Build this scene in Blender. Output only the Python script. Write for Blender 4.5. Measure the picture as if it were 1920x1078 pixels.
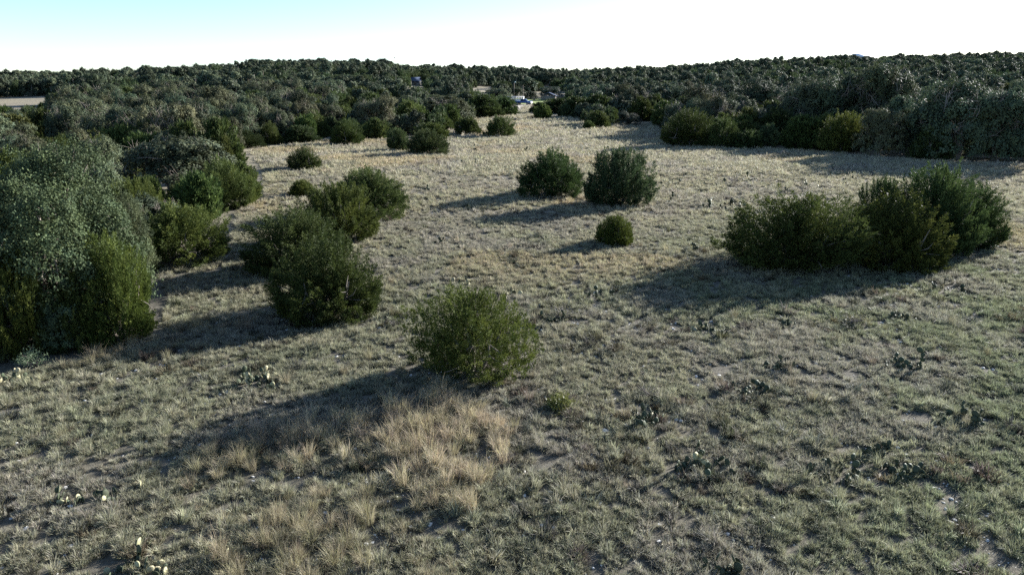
import bpy, math, random
import numpy as np
from mathutils import Vector, Matrix, Euler

for o in list(bpy.data.objects):
    bpy.data.objects.remove(o)
S = bpy.context.scene
C = S.collection
R = math.radians
rng = np.random.default_rng(7)
random.seed(7)

# ------------------------------------------------------------------ camera, sky, sun, exposure
CAM_H, PITCH, F = 8.0, R(16.9), 1280.0        # metres, down-tilt, focal length in photo pixels
cam = bpy.data.cameras.new('camera')
cam.sensor_width = 36; cam.lens = 24.0; cam.clip_start = 0.1; cam.clip_end = 6000
cam_o = bpy.data.objects.new('camera', cam); C.objects.link(cam_o)
cam_o.location = (0, 0, CAM_H); cam_o.rotation_euler = (math.pi/2 - PITCH, 0, 0)
S.camera = cam_o
SUN_AZ, SUN_EL = R(53.5), R(17.8)               # azimuth to the right of the view direction
W = bpy.data.worlds.new('World'); S.world = W; W.use_nodes = True
nt = W.node_tree
bg = nt.nodes['Background']
sky = nt.nodes.new('ShaderNodeTexSky')
sky.sky_type = 'NISHITA'; sky.sun_disc = False
sky.sun_elevation = SUN_EL; sky.sun_rotation = SUN_AZ
sky.altitude = 3000; sky.air_density = 1.0; sky.dust_density = 3.0; sky.ozone_density = 2.0
nt.links.new(sky.outputs[0], bg.inputs[0]); bg.inputs[1].default_value = 0.077
sun = bpy.data.lights.new('sun', 'SUN'); sun.energy = 5.0; sun.angle = R(0.5); sun.color = (1.0, 0.98, 0.945)
sun_o = bpy.data.objects.new('sun', sun); C.objects.link(sun_o)
sdir = Vector((math.sin(SUN_AZ)*math.cos(SUN_EL), math.cos(SUN_AZ)*math.cos(SUN_EL), math.sin(SUN_EL)))
sun_o.rotation_euler = sdir.to_track_quat('Z', 'Y').to_euler(); sun_o.location = (40, 20, 60)
S.view_settings.view_transform = 'Standard'; S.view_settings.look = 'None'
S.view_settings.exposure = 1.75; S.view_settings.gamma = 1.0; S.view_settings.use_curve_mapping = False
S.render.engine = 'CYCLES'; S.cycles.use_denoising = False

# ------------------------------------------------------------------ helpers
def tag(o, label=None, cat=None, group=None, kind=None):
    if label: o['label'] = label
    if cat: o['category'] = cat
    if group: o['group'] = group
    if kind: o['kind'] = kind
    return o

def sstep(a, b, x):
    t = np.clip((x-a)/(b-a), 0, 1); return t*t*(3-2*t)

_lat = rng.random((256, 256))
def vnoise(x, y):                              # 2-D value noise, 0..1
    x = np.asarray(x, float); y = np.asarray(y, float)
    xi = np.floor(x).astype(int); yi = np.floor(y).astype(int)
    fx = x-xi; fy = y-yi; fx = fx*fx*(3-2*fx); fy = fy*fy*(3-2*fy)
    g = lambda a, b: _lat[a % 256, b % 256]
    return (g(xi, yi)*(1-fx)+g(xi+1, yi)*fx)*(1-fy) + (g(xi, yi+1)*(1-fx)+g(xi+1, yi+1)*fx)*fy
def fbm(x, y):
    return (vnoise(x, y)*4 + vnoise(x*2.1+7, y*2.1+3)*2 + vnoise(x*4.3+1, y*4.3+9))/7

def ray(px, py):
    a, b = (px-960)/F, (539-py)/F
    return Vector((a, math.cos(PITCH)+b*math.sin(PITCH), -math.sin(PITCH)+b*math.cos(PITCH)))

# terrain: a level clearing, then one long wooded ridge across the view
RIDGE_Y = 500.0
_sk = [(-500,146),(0,142),(150,139),(300,136),(430,129),(600,121),(700,120),(800,125),(900,131),(1000,134),(1100,135),
       (1200,132),(1300,125),(1450,118),(1600,112),(1750,107),(1920,105),(2500,108)]
_rx, _rz = [], []
for px, py in _sk:
    d = ray(px, py); _rx.append(d.x/d.y*RIDGE_Y); _rz.append(CAM_H + d.z/d.y*RIDGE_Y - 4.6)
def zfun(x, y):
    x = np.asarray(x, float); y = np.asarray(y, float)
    h = np.interp(x*RIDGE_Y/np.maximum(np.abs(y)*0.5+RIDGE_Y*0.5, 60), _rx, _rz)
    y0 = 115 + 150*np.exp(-((x-8)/45)**2)
    z = h*sstep(y0*0.75, RIDGE_Y, y) * (1 - 0.5*sstep(RIDGE_Y, 2000, y))
    z = z + 0.16*(fbm(x/14, y/14)-0.5)*2
    return z + (fbm(x/60+5, y/60+2)-0.5)*5*sstep(150, 450, y)
def zf(x, y): return float(zfun(x, y))

def unproj(px, py):
    d = ray(px, py); t = 2.0; prev = t
    while t < 2500:
        p = Vector((0, 0, CAM_H)) + d*t
        if p.z < zf(p.x, p.y): break
        prev = t; t *= 1.01
    a, b = prev, t
    for _ in range(18):
        m = (a+b)/2; p = Vector((0, 0, CAM_H)) + d*m
        if p.z < zf(p.x, p.y): b = m
        else: a = m
    p = Vector((0, 0, CAM_H)) + d*b
    return Vector((p.x, p.y, zf(p.x, p.y)))
def proj(x, y, z):
    dx, dy, dz = x, y, z-CAM_H
    dep = dy*math.cos(PITCH) - dz*math.sin(PITCH); up = dy*math.sin(PITCH) + dz*math.cos(PITCH)
    return 960+F*dx/dep, 539-F*up/dep, dep

def mesh(name, V, Fs, mats, midx=None, tint=None, smooth=False):
    """V (n,3); Fs (m,k) with one k for every face"""
    V = np.asarray(V, np.float32); Fs = np.asarray(Fs, np.int32); k = Fs.shape[1]
    me = bpy.data.meshes.new(name)
    me.vertices.add(len(V)); me.vertices.foreach_set('co', V.ravel())
    me.loops.add(Fs.size); me.loops.foreach_set('vertex_index', Fs.ravel())
    me.polygons.add(len(Fs)); me.polygons.foreach_set('loop_start', np.arange(0, Fs.size, k, dtype=np.int32))
    for m in (mats if isinstance(mats, (list, tuple)) else [mats]): me.materials.append(m)
    if midx is not None: me.polygons.foreach_set('material_index', np.asarray(midx, np.int32))
    if smooth: me.polygons.foreach_set('use_smooth', np.ones(len(Fs), bool))
    me.update(calc_edges=True)
    if tint is not None:
        t = np.asarray(tint, np.float32)
        a = me.attributes.new('tint', 'FLOAT_COLOR', 'POINT')
        a.data.foreach_set('color', np.concatenate([t, np.ones((len(t), 1), np.float32)], 1).ravel())
    return me

def obj(name, me, parent=None, loc=None):
    o = bpy.data.objects.new(name, me); C.objects.link(o)
    if parent: o.parent = parent
    if loc is not None: o.location = loc
    return o
def empty(name, loc, rz=0.0):
    o = bpy.data.objects.new(name, None); C.objects.link(o)
    o.location = loc; o.rotation_euler = (0, 0, rz); o.empty_display_size = 0.3
    return o

def nrm(v): return v/np.maximum(np.linalg.norm(v, axis=-1, keepdims=True), 1e-9)

def tubes(paths, sides=5):
    """list of (points, radii) -> V, quads (tapered tubes)"""
    Vs, Fs, n0 = [], [], 0
    ang = np.arange(sides)*2*np.pi/sides
    for P, r in paths:
        P = np.asarray(P, float); n = len(P)
        T = nrm(np.gradient(P, axis=0))
        ref = np.where(np.abs(T[:, 2:3]) > 0.9, np.array([[1., 0, 0]]), np.array([[0, 0, 1.]]))
        A = nrm(np.cross(T, ref)); B = np.cross(T, A)
        ring = P[:, None] + np.asarray(r)[:, None, None]*(A[:, None]*np.cos(ang)[None, :, None] + B[:, None]*np.sin(ang)[None, :, None])
        Vs.append(ring.reshape(-1, 3))
        for i in range(n-1):
            for j in range(sides):
                a = n0+i*sides+j; b = n0+i*sides+(j+1) % sides
                Fs.append((a, b, b+sides, a+sides))
        n0 += n*sides
    return np.concatenate(Vs), np.array(Fs)

def boxes(bl):
    """list of (x0,x1,y0,y1,z0,z1)"""
    Vs, Fs = [], []
    for i, (x0, x1, y0, y1, z0, z1) in enumerate(bl):
        Vs += [(x0,y0,z0),(x1,y0,z0),(x1,y1,z0),(x0,y1,z0),(x0,y0,z1),(x1,y0,z1),(x1,y1,z1),(x0,y1,z1)]
        n = i*8
        Fs += [(n,n+3,n+2,n+1),(n+4,n+5,n+6,n+7),(n,n+1,n+5,n+4),(n+1,n+2,n+6,n+5),(n+2,n+3,n+7,n+6),(n+3,n,n+4,n+7)]
    return np.array(Vs, float), np.array(Fs)

# ------------------------------------------------------------------ materials
def mat(name):
    m = bpy.data.materials.new(name); m.use_nodes = True
    m.node_tree.nodes.clear()
    N = m.node_tree.nodes; L = m.node_tree.links
    out = N.new('ShaderNodeOutputMaterial')
    return m, N, L, out
def simple(name, col, rough=0.6, metal=0.0, noise=0.15, scale=8.0, spec=0.4):
    m, N, L, out = mat(name)
    b = N.new('ShaderNodeBsdfPrincipled'); b.inputs['Roughness'].default_value = rough; b.inputs['Metallic'].default_value = metal; b.inputs['Specular IOR Level'].default_value = spec
    tc = N.new('ShaderNodeTexCoord'); nz = N.new('ShaderNodeTexNoise'); nz.inputs['Scale'].default_value = scale
    nz.inputs['Detail'].default_value = 6
    mr = N.new('ShaderNodeMapRange'); mr.inputs[3].default_value = 1-noise; mr.inputs[4].default_value = 1+noise
    mx = N.new('ShaderNodeMix'); mx.data_type = 'RGBA'; mx.blend_type = 'MULTIPLY'; mx.inputs[0].default_value = 1
    mx.inputs[6].default_value = (*col, 1)
    L.new(tc.outputs['Object'], nz.inputs['Vector']); L.new(nz.outputs[0], mr.inputs[0]); L.new(mr.outputs[0], mx.inputs[7])
    L.new(mx.outputs[2], b.inputs['Base Color']); L.new(b.outputs[0], out.inputs[0])
    return m
def foliage(name, col, trans=0.25, gloss=0.5, rnd=0.25, inst=False, spec=0.3):
    """leaf material: base colour x mesh tint x per-plant tint, thin-leaf translucency"""
    m, N, L, out = mat(name)
    at = N.new('ShaderNodeAttribute'); at.attribute_name = 'tint'
    oi = N.new('ShaderNodeObjectInfo')
    def mul(a, b):
        mx = N.new('ShaderNodeMix'); mx.data_type = 'RGBA'; mx.blend_type = 'MULTIPLY'; mx.inputs[0].default_value = 1
        for s, v in ((6, a), (7, b)):
            if isinstance(v, tuple): mx.inputs[s].default_value = (*v, 1)
            else: L.new(v, mx.inputs[s])
        return mx.outputs[2]
    c = mul(col, at.outputs['Color'])
    if inst:
        ai = N.new('ShaderNodeAttribute'); ai.attribute_name = 'itint'; ai.attribute_type = 'INSTANCER'
        c = mul(c, ai.outputs['Color'])
    else:
        c = mul(c, oi.outputs['Color'])
    if rnd:
        hv = N.new('ShaderNodeHueSaturation')
        m1 = N.new('ShaderNodeMapRange'); m1.inputs[3].default_value = 0.5-0.015; m1.inputs[4].default_value = 0.5+0.02
        m2 = N.new('ShaderNodeMapRange'); m2.inputs[3].default_value = 1-rnd; m2.inputs[4].default_value = 1+rnd
        fr = N.new('ShaderNodeMath'); fr.operation = 'MULTIPLY'; fr.inputs[1].default_value = 7.31
        f2 = N.new('ShaderNodeMath'); f2.operation = 'FRACT'
        L.new(oi.outputs['Random'], fr.inputs[0]); L.new(fr.outputs[0], f2.inputs[0])
        L.new(oi.outputs['Random'], m1.inputs[0]); L.new(f2.outputs[0], m2.inputs[0])
        L.new(m1.outputs[0], hv.inputs['Hue']); L.new(m2.outputs[0], hv.inputs['Value'])
        L.new(c, hv.inputs['Color']); c = hv.outputs[0]
    b = N.new('ShaderNodeBsdfPrincipled'); b.inputs['Roughness'].default_value = gloss
    b.inputs['Specular IOR Level'].default_value = spec
    t = N.new('ShaderNodeBsdfTranslucent')
    L.new(c, b.inputs['Base Color']); L.new(c, t.inputs['Color'])
    ms = N.new('ShaderNodeMixShader'); ms.inputs[0].default_value = trans
    L.new(b.outputs[0], ms.inputs[1]); L.new(t.outputs[0], ms.inputs[2]); L.new(ms.outputs[0], out.inputs[0])
    return m

M_JUN = foliage('juniper_foliage', (0.058, 0.080, 0.026), trans=0.26, gloss=0.65, spec=0.1)
M_OAK = foliage('oak_foliage', (0.077, 0.095, 0.059), trans=0.2, gloss=0.7, spec=0.1, rnd=0.34)
M_JUNF = foliage('juniper_foliage_far', (0.060, 0.086, 0.038), trans=0.25, gloss=0.65, spec=0.1)
M_BARK = simple('grey_bark', (0.20, 0.17, 0.14), 0.9, noise=0.4, scale=6)
M_GRASS = foliage('grass_blade', (1, 1, 1), trans=0.35, gloss=0.6, rnd=0.18, inst=True, spec=0.2)
M_STONE = simple('limestone', (0.62, 0.60, 0.55), 0.85, noise=0.25, scale=9)
M_PAD = foliage('cactus_pad', (0.058, 0.070, 0.042), trans=0.03, gloss=0.6, rnd=0.2, spec=0.15)
M_PADDRY = foliage('dry_cactus_pad', (0.36, 0.33, 0.20), trans=0.1, gloss=0.6, rnd=0.12)
M_TWIG = simple('dry_twig', (0.22, 0.19, 0.17), 0.9, noise=0.3)
M_SHRUB = foliage('shrub_leaf', (0.16, 0.18, 0.05), trans=0.3, gloss=0.5)

def ground_material():
    m, N, L, out = mat('dry_ground')
    geo = N.new('ShaderNodeNewGeometry')
    def noise(scale, detail=6, rough=0.6):
        n = N.new('ShaderNodeTexNoise'); n.inputs['Scale'].default_value = scale; n.inputs['Detail'].default_value = detail
        n.inputs['Roughness'].default_value = rough; L.new(geo.outputs['Position'], n.inputs['Vector']); return n.outputs[0]
    def rng_(v, a, b, c, d):
        r = N.new('ShaderNodeMapRange'); r.interpolation_type = 'SMOOTHSTEP'
        for i, q in enumerate((a, b, c, d)): r.inputs[i+1].default_value = q
        L.new(v, r.inputs[0]); return r.outputs[0]
    def mix(f, a, b):
        mx = N.new('ShaderNodeMix'); mx.data_type = 'RGBA'; L.new(f, mx.inputs[0])
        for s, v in ((6, a), (7, b)):
            if isinstance(v, tuple): mx.inputs[s].default_value = (*v, 1)
            else: L.new(v, mx.inputs[s])
        return mx.outputs[2]
    sx = N.new('ShaderNodeSeparateXYZ'); L.new(geo.outputs['Position'], sx.inputs[0])
    soil = mix(rng_(noise(5, 8, 0.7), 0.35, 0.65, 0, 1), (0.050, 0.047, 0.040), (0.13, 0.122, 0.10))
    thatch = mix(rng_(noise(1.4, 9, 0.75), 0.3, 0.7, 0, 1), (0.20, 0.18, 0.115), (0.36, 0.31, 0.22))
    tw = mix(rng_(noise(0.13, 4), 0.40, 0.62, 0, 0.55), thatch, (0.21, 0.185, 0.15))
    f = N.new('ShaderNodeMath'); f.operation = 'MULTIPLY'
    L.new(rng_(sx.outputs['Y'], 18, 75, 0.25, 1), f.inputs[0]); L.new(rng_(noise(0.9, 8, 0.7), 0.25, 0.55, 0.55, 1), f.inputs[1])
    c = mix(f.outputs[0], soil, tw)
    chips = N.new('ShaderNodeTexVoronoi'); chips.inputs['Scale'].default_value = 14; L.new(geo.outputs['Position'], chips.inputs['Vector'])
    cm = N.new('ShaderNodeMath'); cm.operation = 'MULTIPLY'
    L.new(rng_(chips.outputs['Distance'], 0.12, 0.22, 1, 0), cm.inputs[0]); L.new(rng_(noise(0.55, 3), 0.50, 0.66, 0, 0.8), cm.inputs[1])
    c = mix(cm.outputs[0], c, (0.52, 0.50, 0.45))
    b = N.new('ShaderNodeBsdfPrincipled'); b.inputs['Roughness'].default_value = 0.95; b.inputs['Specular IOR Level'].default_value = 0.1
    bp = N.new('ShaderNodeBump'); bp.inputs['Strength'].default_value = 0.9; bp.inputs['Distance'].default_value = 0.06
    L.new(noise(3.5, 10, 0.75), bp.inputs['Height']); L.new(bp.outputs[0], b.inputs['Normal'])
    L.new(c, b.inputs['Base Color']); L.new(b.outputs[0], out.inputs[0])
    return m
M_GROUND = ground_material()

# ------------------------------------------------------------------ ground
u = np.linspace(-1, 1, 221); gx = 1700*np.sinh(6.2*u)/math.sinh(6.2)
v = np.linspace(-0.45, 1, 260); gy = 2600*np.sinh(6.6*v)/math.sinh(6.6)
GX, GY = np.meshgrid(gx, gy); GZ = zfun(GX, GY)
nx, ny = len(gx), len(gy)
idx = np.arange(nx*ny).reshape(ny, nx)
quads = np.stack([idx[:-1, :-1], idx[:-1, 1:], idx[1:, 1:], idx[1:, :-1]], -1).reshape(-1, 4)
g = obj('ground', mesh('ground', np.stack([GX, GY, GZ], -1).reshape(-1, 3), quads, M_GROUND, smooth=True))
tag(g, kind='structure')

# outline of the open clearing, as ground points
_poly_px = [(-60,712),(110,690),(300,628),(318,560),(290,505),(432,480),(440,402),(492,365),(496,322),(470,284),(600,266),(622,262),
            (742,262),(860,248),(872,226),(970,217),(981,200),(1001,200),(1008,216),(1086,224),(1096,240),(1230,234),(1242,264),
            (1330,272),(1440,280),(1540,286),(1650,298),(1800,306),(2060,314)]
FIELD = [unproj(*p).to_2d() for p in _poly_px] + [Vector((80, 40)), Vector((80, -30)), Vector((-60, -30)), Vector((-45, 8)), Vector((-20, 14))]
FX = np.array([p.x for p in FIELD]); FY = np.array([p.y for p in FIELD])
def in_poly(x, y, px=FX, py=FY):
    x = np.asarray(x, float); y = np.asarray(y, float); ins = np.zeros(x.shape, bool); n = len(px); j = n-1
    for i in range(n):
        c = ((py[i] > y) != (py[j] > y)) & (x < (px[j]-px[i])*(y-py[i])/(py[j]-py[i]+1e-12)+px[i])
        ins ^= c; j = i
    return ins

# ------------------------------------------------------------------ tree meshes
def juniper_crown(seed, plumes, blades, bl, bw, pl=0.42, pw=0.11, up=0.8, inner=0.28, lump=0.22, cone=0.0, skirt=0.34):
    """unit crown: radius 1, height 1.7. Tapered tufts ('plumes') of scale-leaf blades over a lumpy crown"""
    r = np.random.default_rng(seed)
    H = 1.7
    d = nrm(r.normal(size=(plumes, 3)))
    d[:, 2] = np.where(d[:, 2] < -0.92, -d[:, 2], d[:, 2])
    cs = nrm(r.normal(size=(34, 3))); am = r.uniform(-0.9*lump, 0.8*lump, 34); cs2 = nrm(r.normal(size=(90, 3))); a2 = r.uniform(-0.5*lump, 0.7*lump, 90)
    rad = 0.97 + (am[None]*np.exp(9*(d@cs.T-1))).sum(1) + (a2[None]*np.exp(45*(d@cs2.T-1))).sum(1)
    rad *= np.where(r.random(plumes) < inner, r.uniform(0.45, 0.8, plumes), r.uniform(0.86, 1.0, plumes))
    P = d*rad[:, None]
    if skirt:                                  # widest low down, foliage reaching the ground
        lo = np.clip(-d[:, 2], 0, 1); P[:, :2] *= (1 + skirt*lo/np.maximum(np.sqrt(1-lo**2), 0.45))[:, None]
        P[:, 2] = np.where(d[:, 2] < 0, H*0.38 + P[:, 2]*H*0.40, H*0.38 + P[:, 2]*H*0.56)
    else:
        P[:, 2] = H*0.46 + P[:, 2]*H*0.47
    hh = np.clip(P[:, 2]/H, 0, 1)
    P[:, :2] *= (1 - cone*hh)[:, None]
    P[:, 2] = np.maximum(P[:, 2], r.uniform(0.03, 0.12, plumes))
    out = nrm(np.stack([d[:, 0], d[:, 1], d[:, 2]*0.6], 1))
    ax = nrm(out*0.75 + np.array([0, 0, up]) + r.normal(size=(plumes, 3))*0.22)
    L = pl*r.uniform(0.55, 1.45, plumes)*(0.75+0.85*np.clip(d[:, 2], 0, 1))
    base = P - ax*L[:, None]*0.75
    hue = r.random(plumes)
    n = plumes*blades
    t = r.random((plumes, blades))**0.8
    perp = r.normal(size=(plumes, blades, 3)); perp -= (perp*ax[:, None]).sum(-1, keepdims=True)*ax[:, None]; perp = nrm(perp)
    wid = pw*(0.12 + 1.0*np.sin(np.pi*np.clip(t*0.78+0.22, 0, 1)))*np.sqrt(r.random((plumes, blades)))
    p = base[:, None] + ax[:, None]*(t*L[:, None])[..., None] + perp*wid[..., None]
    dr = nrm(ax[:, None] + perp*r.uniform(0.2, 1.0, (plumes, blades, 1)) + r.normal(size=(plumes, blades, 3))*0.2)
    w = nrm(np.cross(dr, r.normal(size=(plumes, blades, 3))))*(bw*r.uniform(0.6, 1.3, (plumes, blades, 1)))*0.5
    ln = bl*r.uniform(0.7, 1.3, (plumes, blades, 1))
    V = np.stack([p-w, p+w, p+dr*ln], 2).reshape(-1, 3)
    V[:, 2] = np.maximum(V[:, 2], 0.01)
    ti = 0.68 + 0.62*hue[:, None]**1.3 + r.uniform(-0.14, 0.14, (plumes, blades))
    yl = (hue[:, None]**2)*0.16
    col = np.stack([ti*(1+yl), ti, ti*(1-yl*0.7)], -1)
    col = np.repeat(col.reshape(-1, 3), 3, 0)
    return V, np.arange(n*3).reshape(-1, 3), col

def oak_crown(seed, clusters, leaves, ll, lw, cr=0.13, nl=16, sprig=0.1, face=0.5):
    """unit crown: radius ~1, height 1.5; lobes of small leaves"""
    r = np.random.default_rng(seed)
    H = 1.5
    th = r.uniform(0, 2*np.pi, nl); rr = np.sqrt(r.random(nl))*0.8; zz = r.uniform(0.38, 1.0, nl)*H*0.74
    rr *= np.sqrt(np.clip(1-(zz/(H*1.02))**2, 0.05, 1))
    lc = np.stack([rr*np.cos(th), rr*np.sin(th), zz], 1); lr = r.uniform(0.16, 0.36, nl)
    lt = r.uniform(0.72, 1.22, nl); k = r.integers(0, nl, clusters)
    d = nrm(r.normal(size=(clusters, 3))); d[:, 2] = np.where((d[:, 2] < -0.3) & (r.random(clusters) < 0.7), -d[:, 2], d[:, 2])
    P = lc[k] + d*(lr[k]*np.where(r.random(clusters) < sprig, r.uniform(1.05, 1.32, clusters), r.uniform(0.80, 1.05, clusters)))[:, None]*np.array([1, 1, 0.85])
    sk = r.random(clusters) < 0.15                    # skirt: low hanging foliage round the outside
    a = r.uniform(0, 2*np.pi, clusters); q = r.uniform(0.6, 0.93, clusters)
    P[sk] = np.stack([q*np.cos(a), q*np.sin(a), r.uniform(0.12, 0.6, clusters)], 1)[sk]
    d[sk] = np.stack([np.cos(a), np.sin(a), np.full(clusters, 0.3)], 1)[sk]
    n = clusters*leaves
    o = r.normal(size=(clusters, leaves, 3)); o = nrm(o)*(r.random((clusters, leaves, 1))**0.6)*cr
    p = P[:, None]+o
    nr = nrm(o/cr*0.5 + d[:, None]*0.9 + np.array([0, 0, 0.3]) + r.normal(size=(clusters, leaves, 3))*face)   # leaves face outwards
    dr = nrm(np.cross(nr, r.normal(size=(clusters, leaves, 3))))
    w = np.cross(dr, nr)*lw*0.5*r.uniform(0.7, 1.3, (clusters, leaves, 1))
    ln = ll*r.uniform(0.7, 1.3, (clusters, leaves, 1))
    V = np.stack([p, p+dr*ln*0.5+w, p+dr*ln, p+dr*ln*0.5-w], 2).reshape(-1, 3)
    V[:, 2] = np.maximum(V[:, 2], 0.01)
    ti = lt[k][:, None]*(0.85 + 0.3*r.random(clusters)[:, None] + r.uniform(-0.15, 0.15, (clusters, leaves)))
    g = r.random(clusters)[:, None]*np.ones((1, leaves))
    col = np.repeat(np.stack([ti*(0.95+0.12*g), ti, ti*(1.08-0.25*g)], -1).reshape(-1, 3), 4, 0)
    return V, np.arange(n*4).reshape(-1, 4), col, lc, lr

def stems(seed, n, reach, thick, wig=0.06, twigs=0, jun=True):
    r = np.random.default_rng(seed); paths = []
    for i in range(n):
        a = 2*np.pi*(i+r.random()*0.7)/n; s = r.uniform(0.45, 0.85)*reach if i else 0.1
        top = np.array([math.cos(a)*s, math.sin(a)*s, r.uniform(0.8, 1.35)])
        b0 = np.array([math.cos(a), math.sin(a), 0])*thick*0.7 + np.array([0, 0, -0.06])
        ts = np.linspace(0, 1, 6)[:, None]
        ctrl = b0*0.4 + top*np.array([0.75, 0.75, 0.35])
        P = (1-ts)**2*b0 + 2*ts*(1-ts)*ctrl + ts**2*top + r.normal(size=(6, 3))*wig*ts*(1-ts)*2
        paths.append((P, thick*np.linspace(1, 0.2, 6)))
        for j in range(twigs):
            q = P[r.integers(1, 5)]; e = q + nrm(np.array([q[0], q[1], 0.4])+r.normal(size=3)*0.6)*r.uniform(0.3, 0.6)
            m = (q+e)/2+r.normal(size=3)*0.04
            paths.append((np.array([q, m, e]), thick*np.array([0.32, 0.22, 0.08])))
    return tubes(paths)

JN_spec = [dict(seed=1, pl=0.48, pw=0.082, lump=0.30), dict(seed=2, up=1.2, pl=0.52, pw=0.082, lump=0.27), dict(seed=3, lump=0.34, pl=0.46, pw=0.08), dict(seed=4, pl=0.44, pw=0.076, up=1.0, lump=0.3), dict(seed=5, up=0.75, lump=0.30, cone=0.22, pl=0.48, pw=0.082)]
JN = []
for s in JN_spec:
    V, Fc, col = juniper_crown(plumes=560, blades=112, bl=0.055, bw=0.020, **s); JN.append(mesh('juniper_crown', V, Fc, M_JUN, tint=col))
V, Fc, col = juniper_crown(11, 1300, 36, 0.05, 0.019, pl=0.22, pw=0.052, up=0.95, inner=0.42, lump=0.34, skirt=0.12)
J_OPEN = mesh('open_juniper_crown', V, Fc, M_JUN, tint=col)
V, Fc, col = juniper_crown(12, 520, 50, 0.11, 0.03, pl=0.6, pw=0.10, up=1.5, inner=0.3, lump=0.2)
J_SMALL = mesh('young_juniper_crown', V, Fc, M_JUN, tint=col)
V, Fc = stems(21, 6, 0.8, 0.05, twigs=5); J_STEM = mesh('juniper_stems', V, Fc, M_BARK, smooth=True)
ON, O_STEM = [], []
for s in range(3):
    V, Fc, col, lc, lr = oak_crown(31+s, 2600, 54, 0.022, 0.012, cr=0.075, nl=30, sprig=0.16, face=0.9); ON.append(mesh('oak_crown', V, Fc, M_OAK, tint=col))
    paths = []
    r = np.random.default_rng(60+s)
    for i, c in enumerate(lc):
        ts = np.linspace(0, 1, 6)[:, None]; b0 = np.array([0.05*math.cos(i), 0.05*math.sin(i), -0.05]); top = c + nrm(c)*lr[i]*r.uniform(0.4, 0.85)
        P = (1-ts)**2*b0 + 2*ts*(1-ts)*(np.array([0.1*c[0], 0.1*c[1], 0.55])) + ts**2*top + r.normal(size=(6, 3))*0.05*ts
        paths.append((P, 0.042*np.array([1, 0.75, 0.45, 0.25, 0.12, 0.03])))
        for k in range(5):
            q = c + r.normal(size=3)*0.05; e = c + nrm(r.normal(size=3)+np.array([0, 0, 0.6]))*lr[i]*r.uniform(0.85, 1.12)
            paths.append((np.array([q, (q+e)/2+r.normal(size=3)*0.03, e]), np.array([0.006, 0.004, 0.0012])))
    V, Fc = tubes(paths, 4); O_STEM.append(mesh('oak_stems', V, Fc, M_BARK, smooth=True))
# middle-distance and far trees: same build, fewer and larger tufts, trunk joined in
JM, OM, JF, OF = [], [], [], []
def joined(name, V, Fc, col, stem, leafmat):
    k = Fc.shape[1]; sv, sf = stem
    if k == 3: sf = np.concatenate([sf[:, [0, 1, 2]], sf[:, [0, 2, 3]]])
    mi = np.concatenate([np.zeros(len(Fc), int), np.ones(len(sf), int)])
    return mesh(name, np.concatenate([V, sv]), np.concatenate([Fc, sf+len(V)]), [leafmat, M_BARK], mi,
                np.concatenate([col, np.ones((len(sv), 3))]))
JMC, OMC = [], []
for s in range(4):
    V, Fc, col = juniper_crown(41+s, 340, 24, 0.16, 0.07, pl=0.40, pw=0.12, lump=0.28, cone=0.1*s)
    JM.append(joined('juniper', V, Fc, col, stems(70+s, 4, 0.7, 0.05), M_JUN)); JMC.append(mesh('juniper_crown', V, Fc, M_JUN, tint=col))
    V, Fc, col, _, _ = oak_crown(51+s, 1300, 20, 0.046, 0.03, cr=0.08, nl=22)
    OM.append(joined('oak', V, Fc, col, stems(80+s, 5, 0.7, 0.06), M_OAK)); OMC.append(mesh('oak_crown', V, Fc, M_OAK, tint=col))
    V, Fc, col = juniper_crown(91+s, 170, 16, 0.20, 0.10, pl=0.40, pw=0.13, lump=0.3, cone=0.1*s)
    JF.append(joined('juniper', V, Fc, col, stems(70+s, 3, 0.7, 0.05), M_JUNF))
    V, Fc, col, _, _ = oak_crown(95+s, 380, 10, 0.12, 0.09, cr=0.11, nl=12)
    OF.append(joined('oak', V, Fc, col, stems(80+s, 3, 0.7, 0.06), M_OAK))

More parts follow.
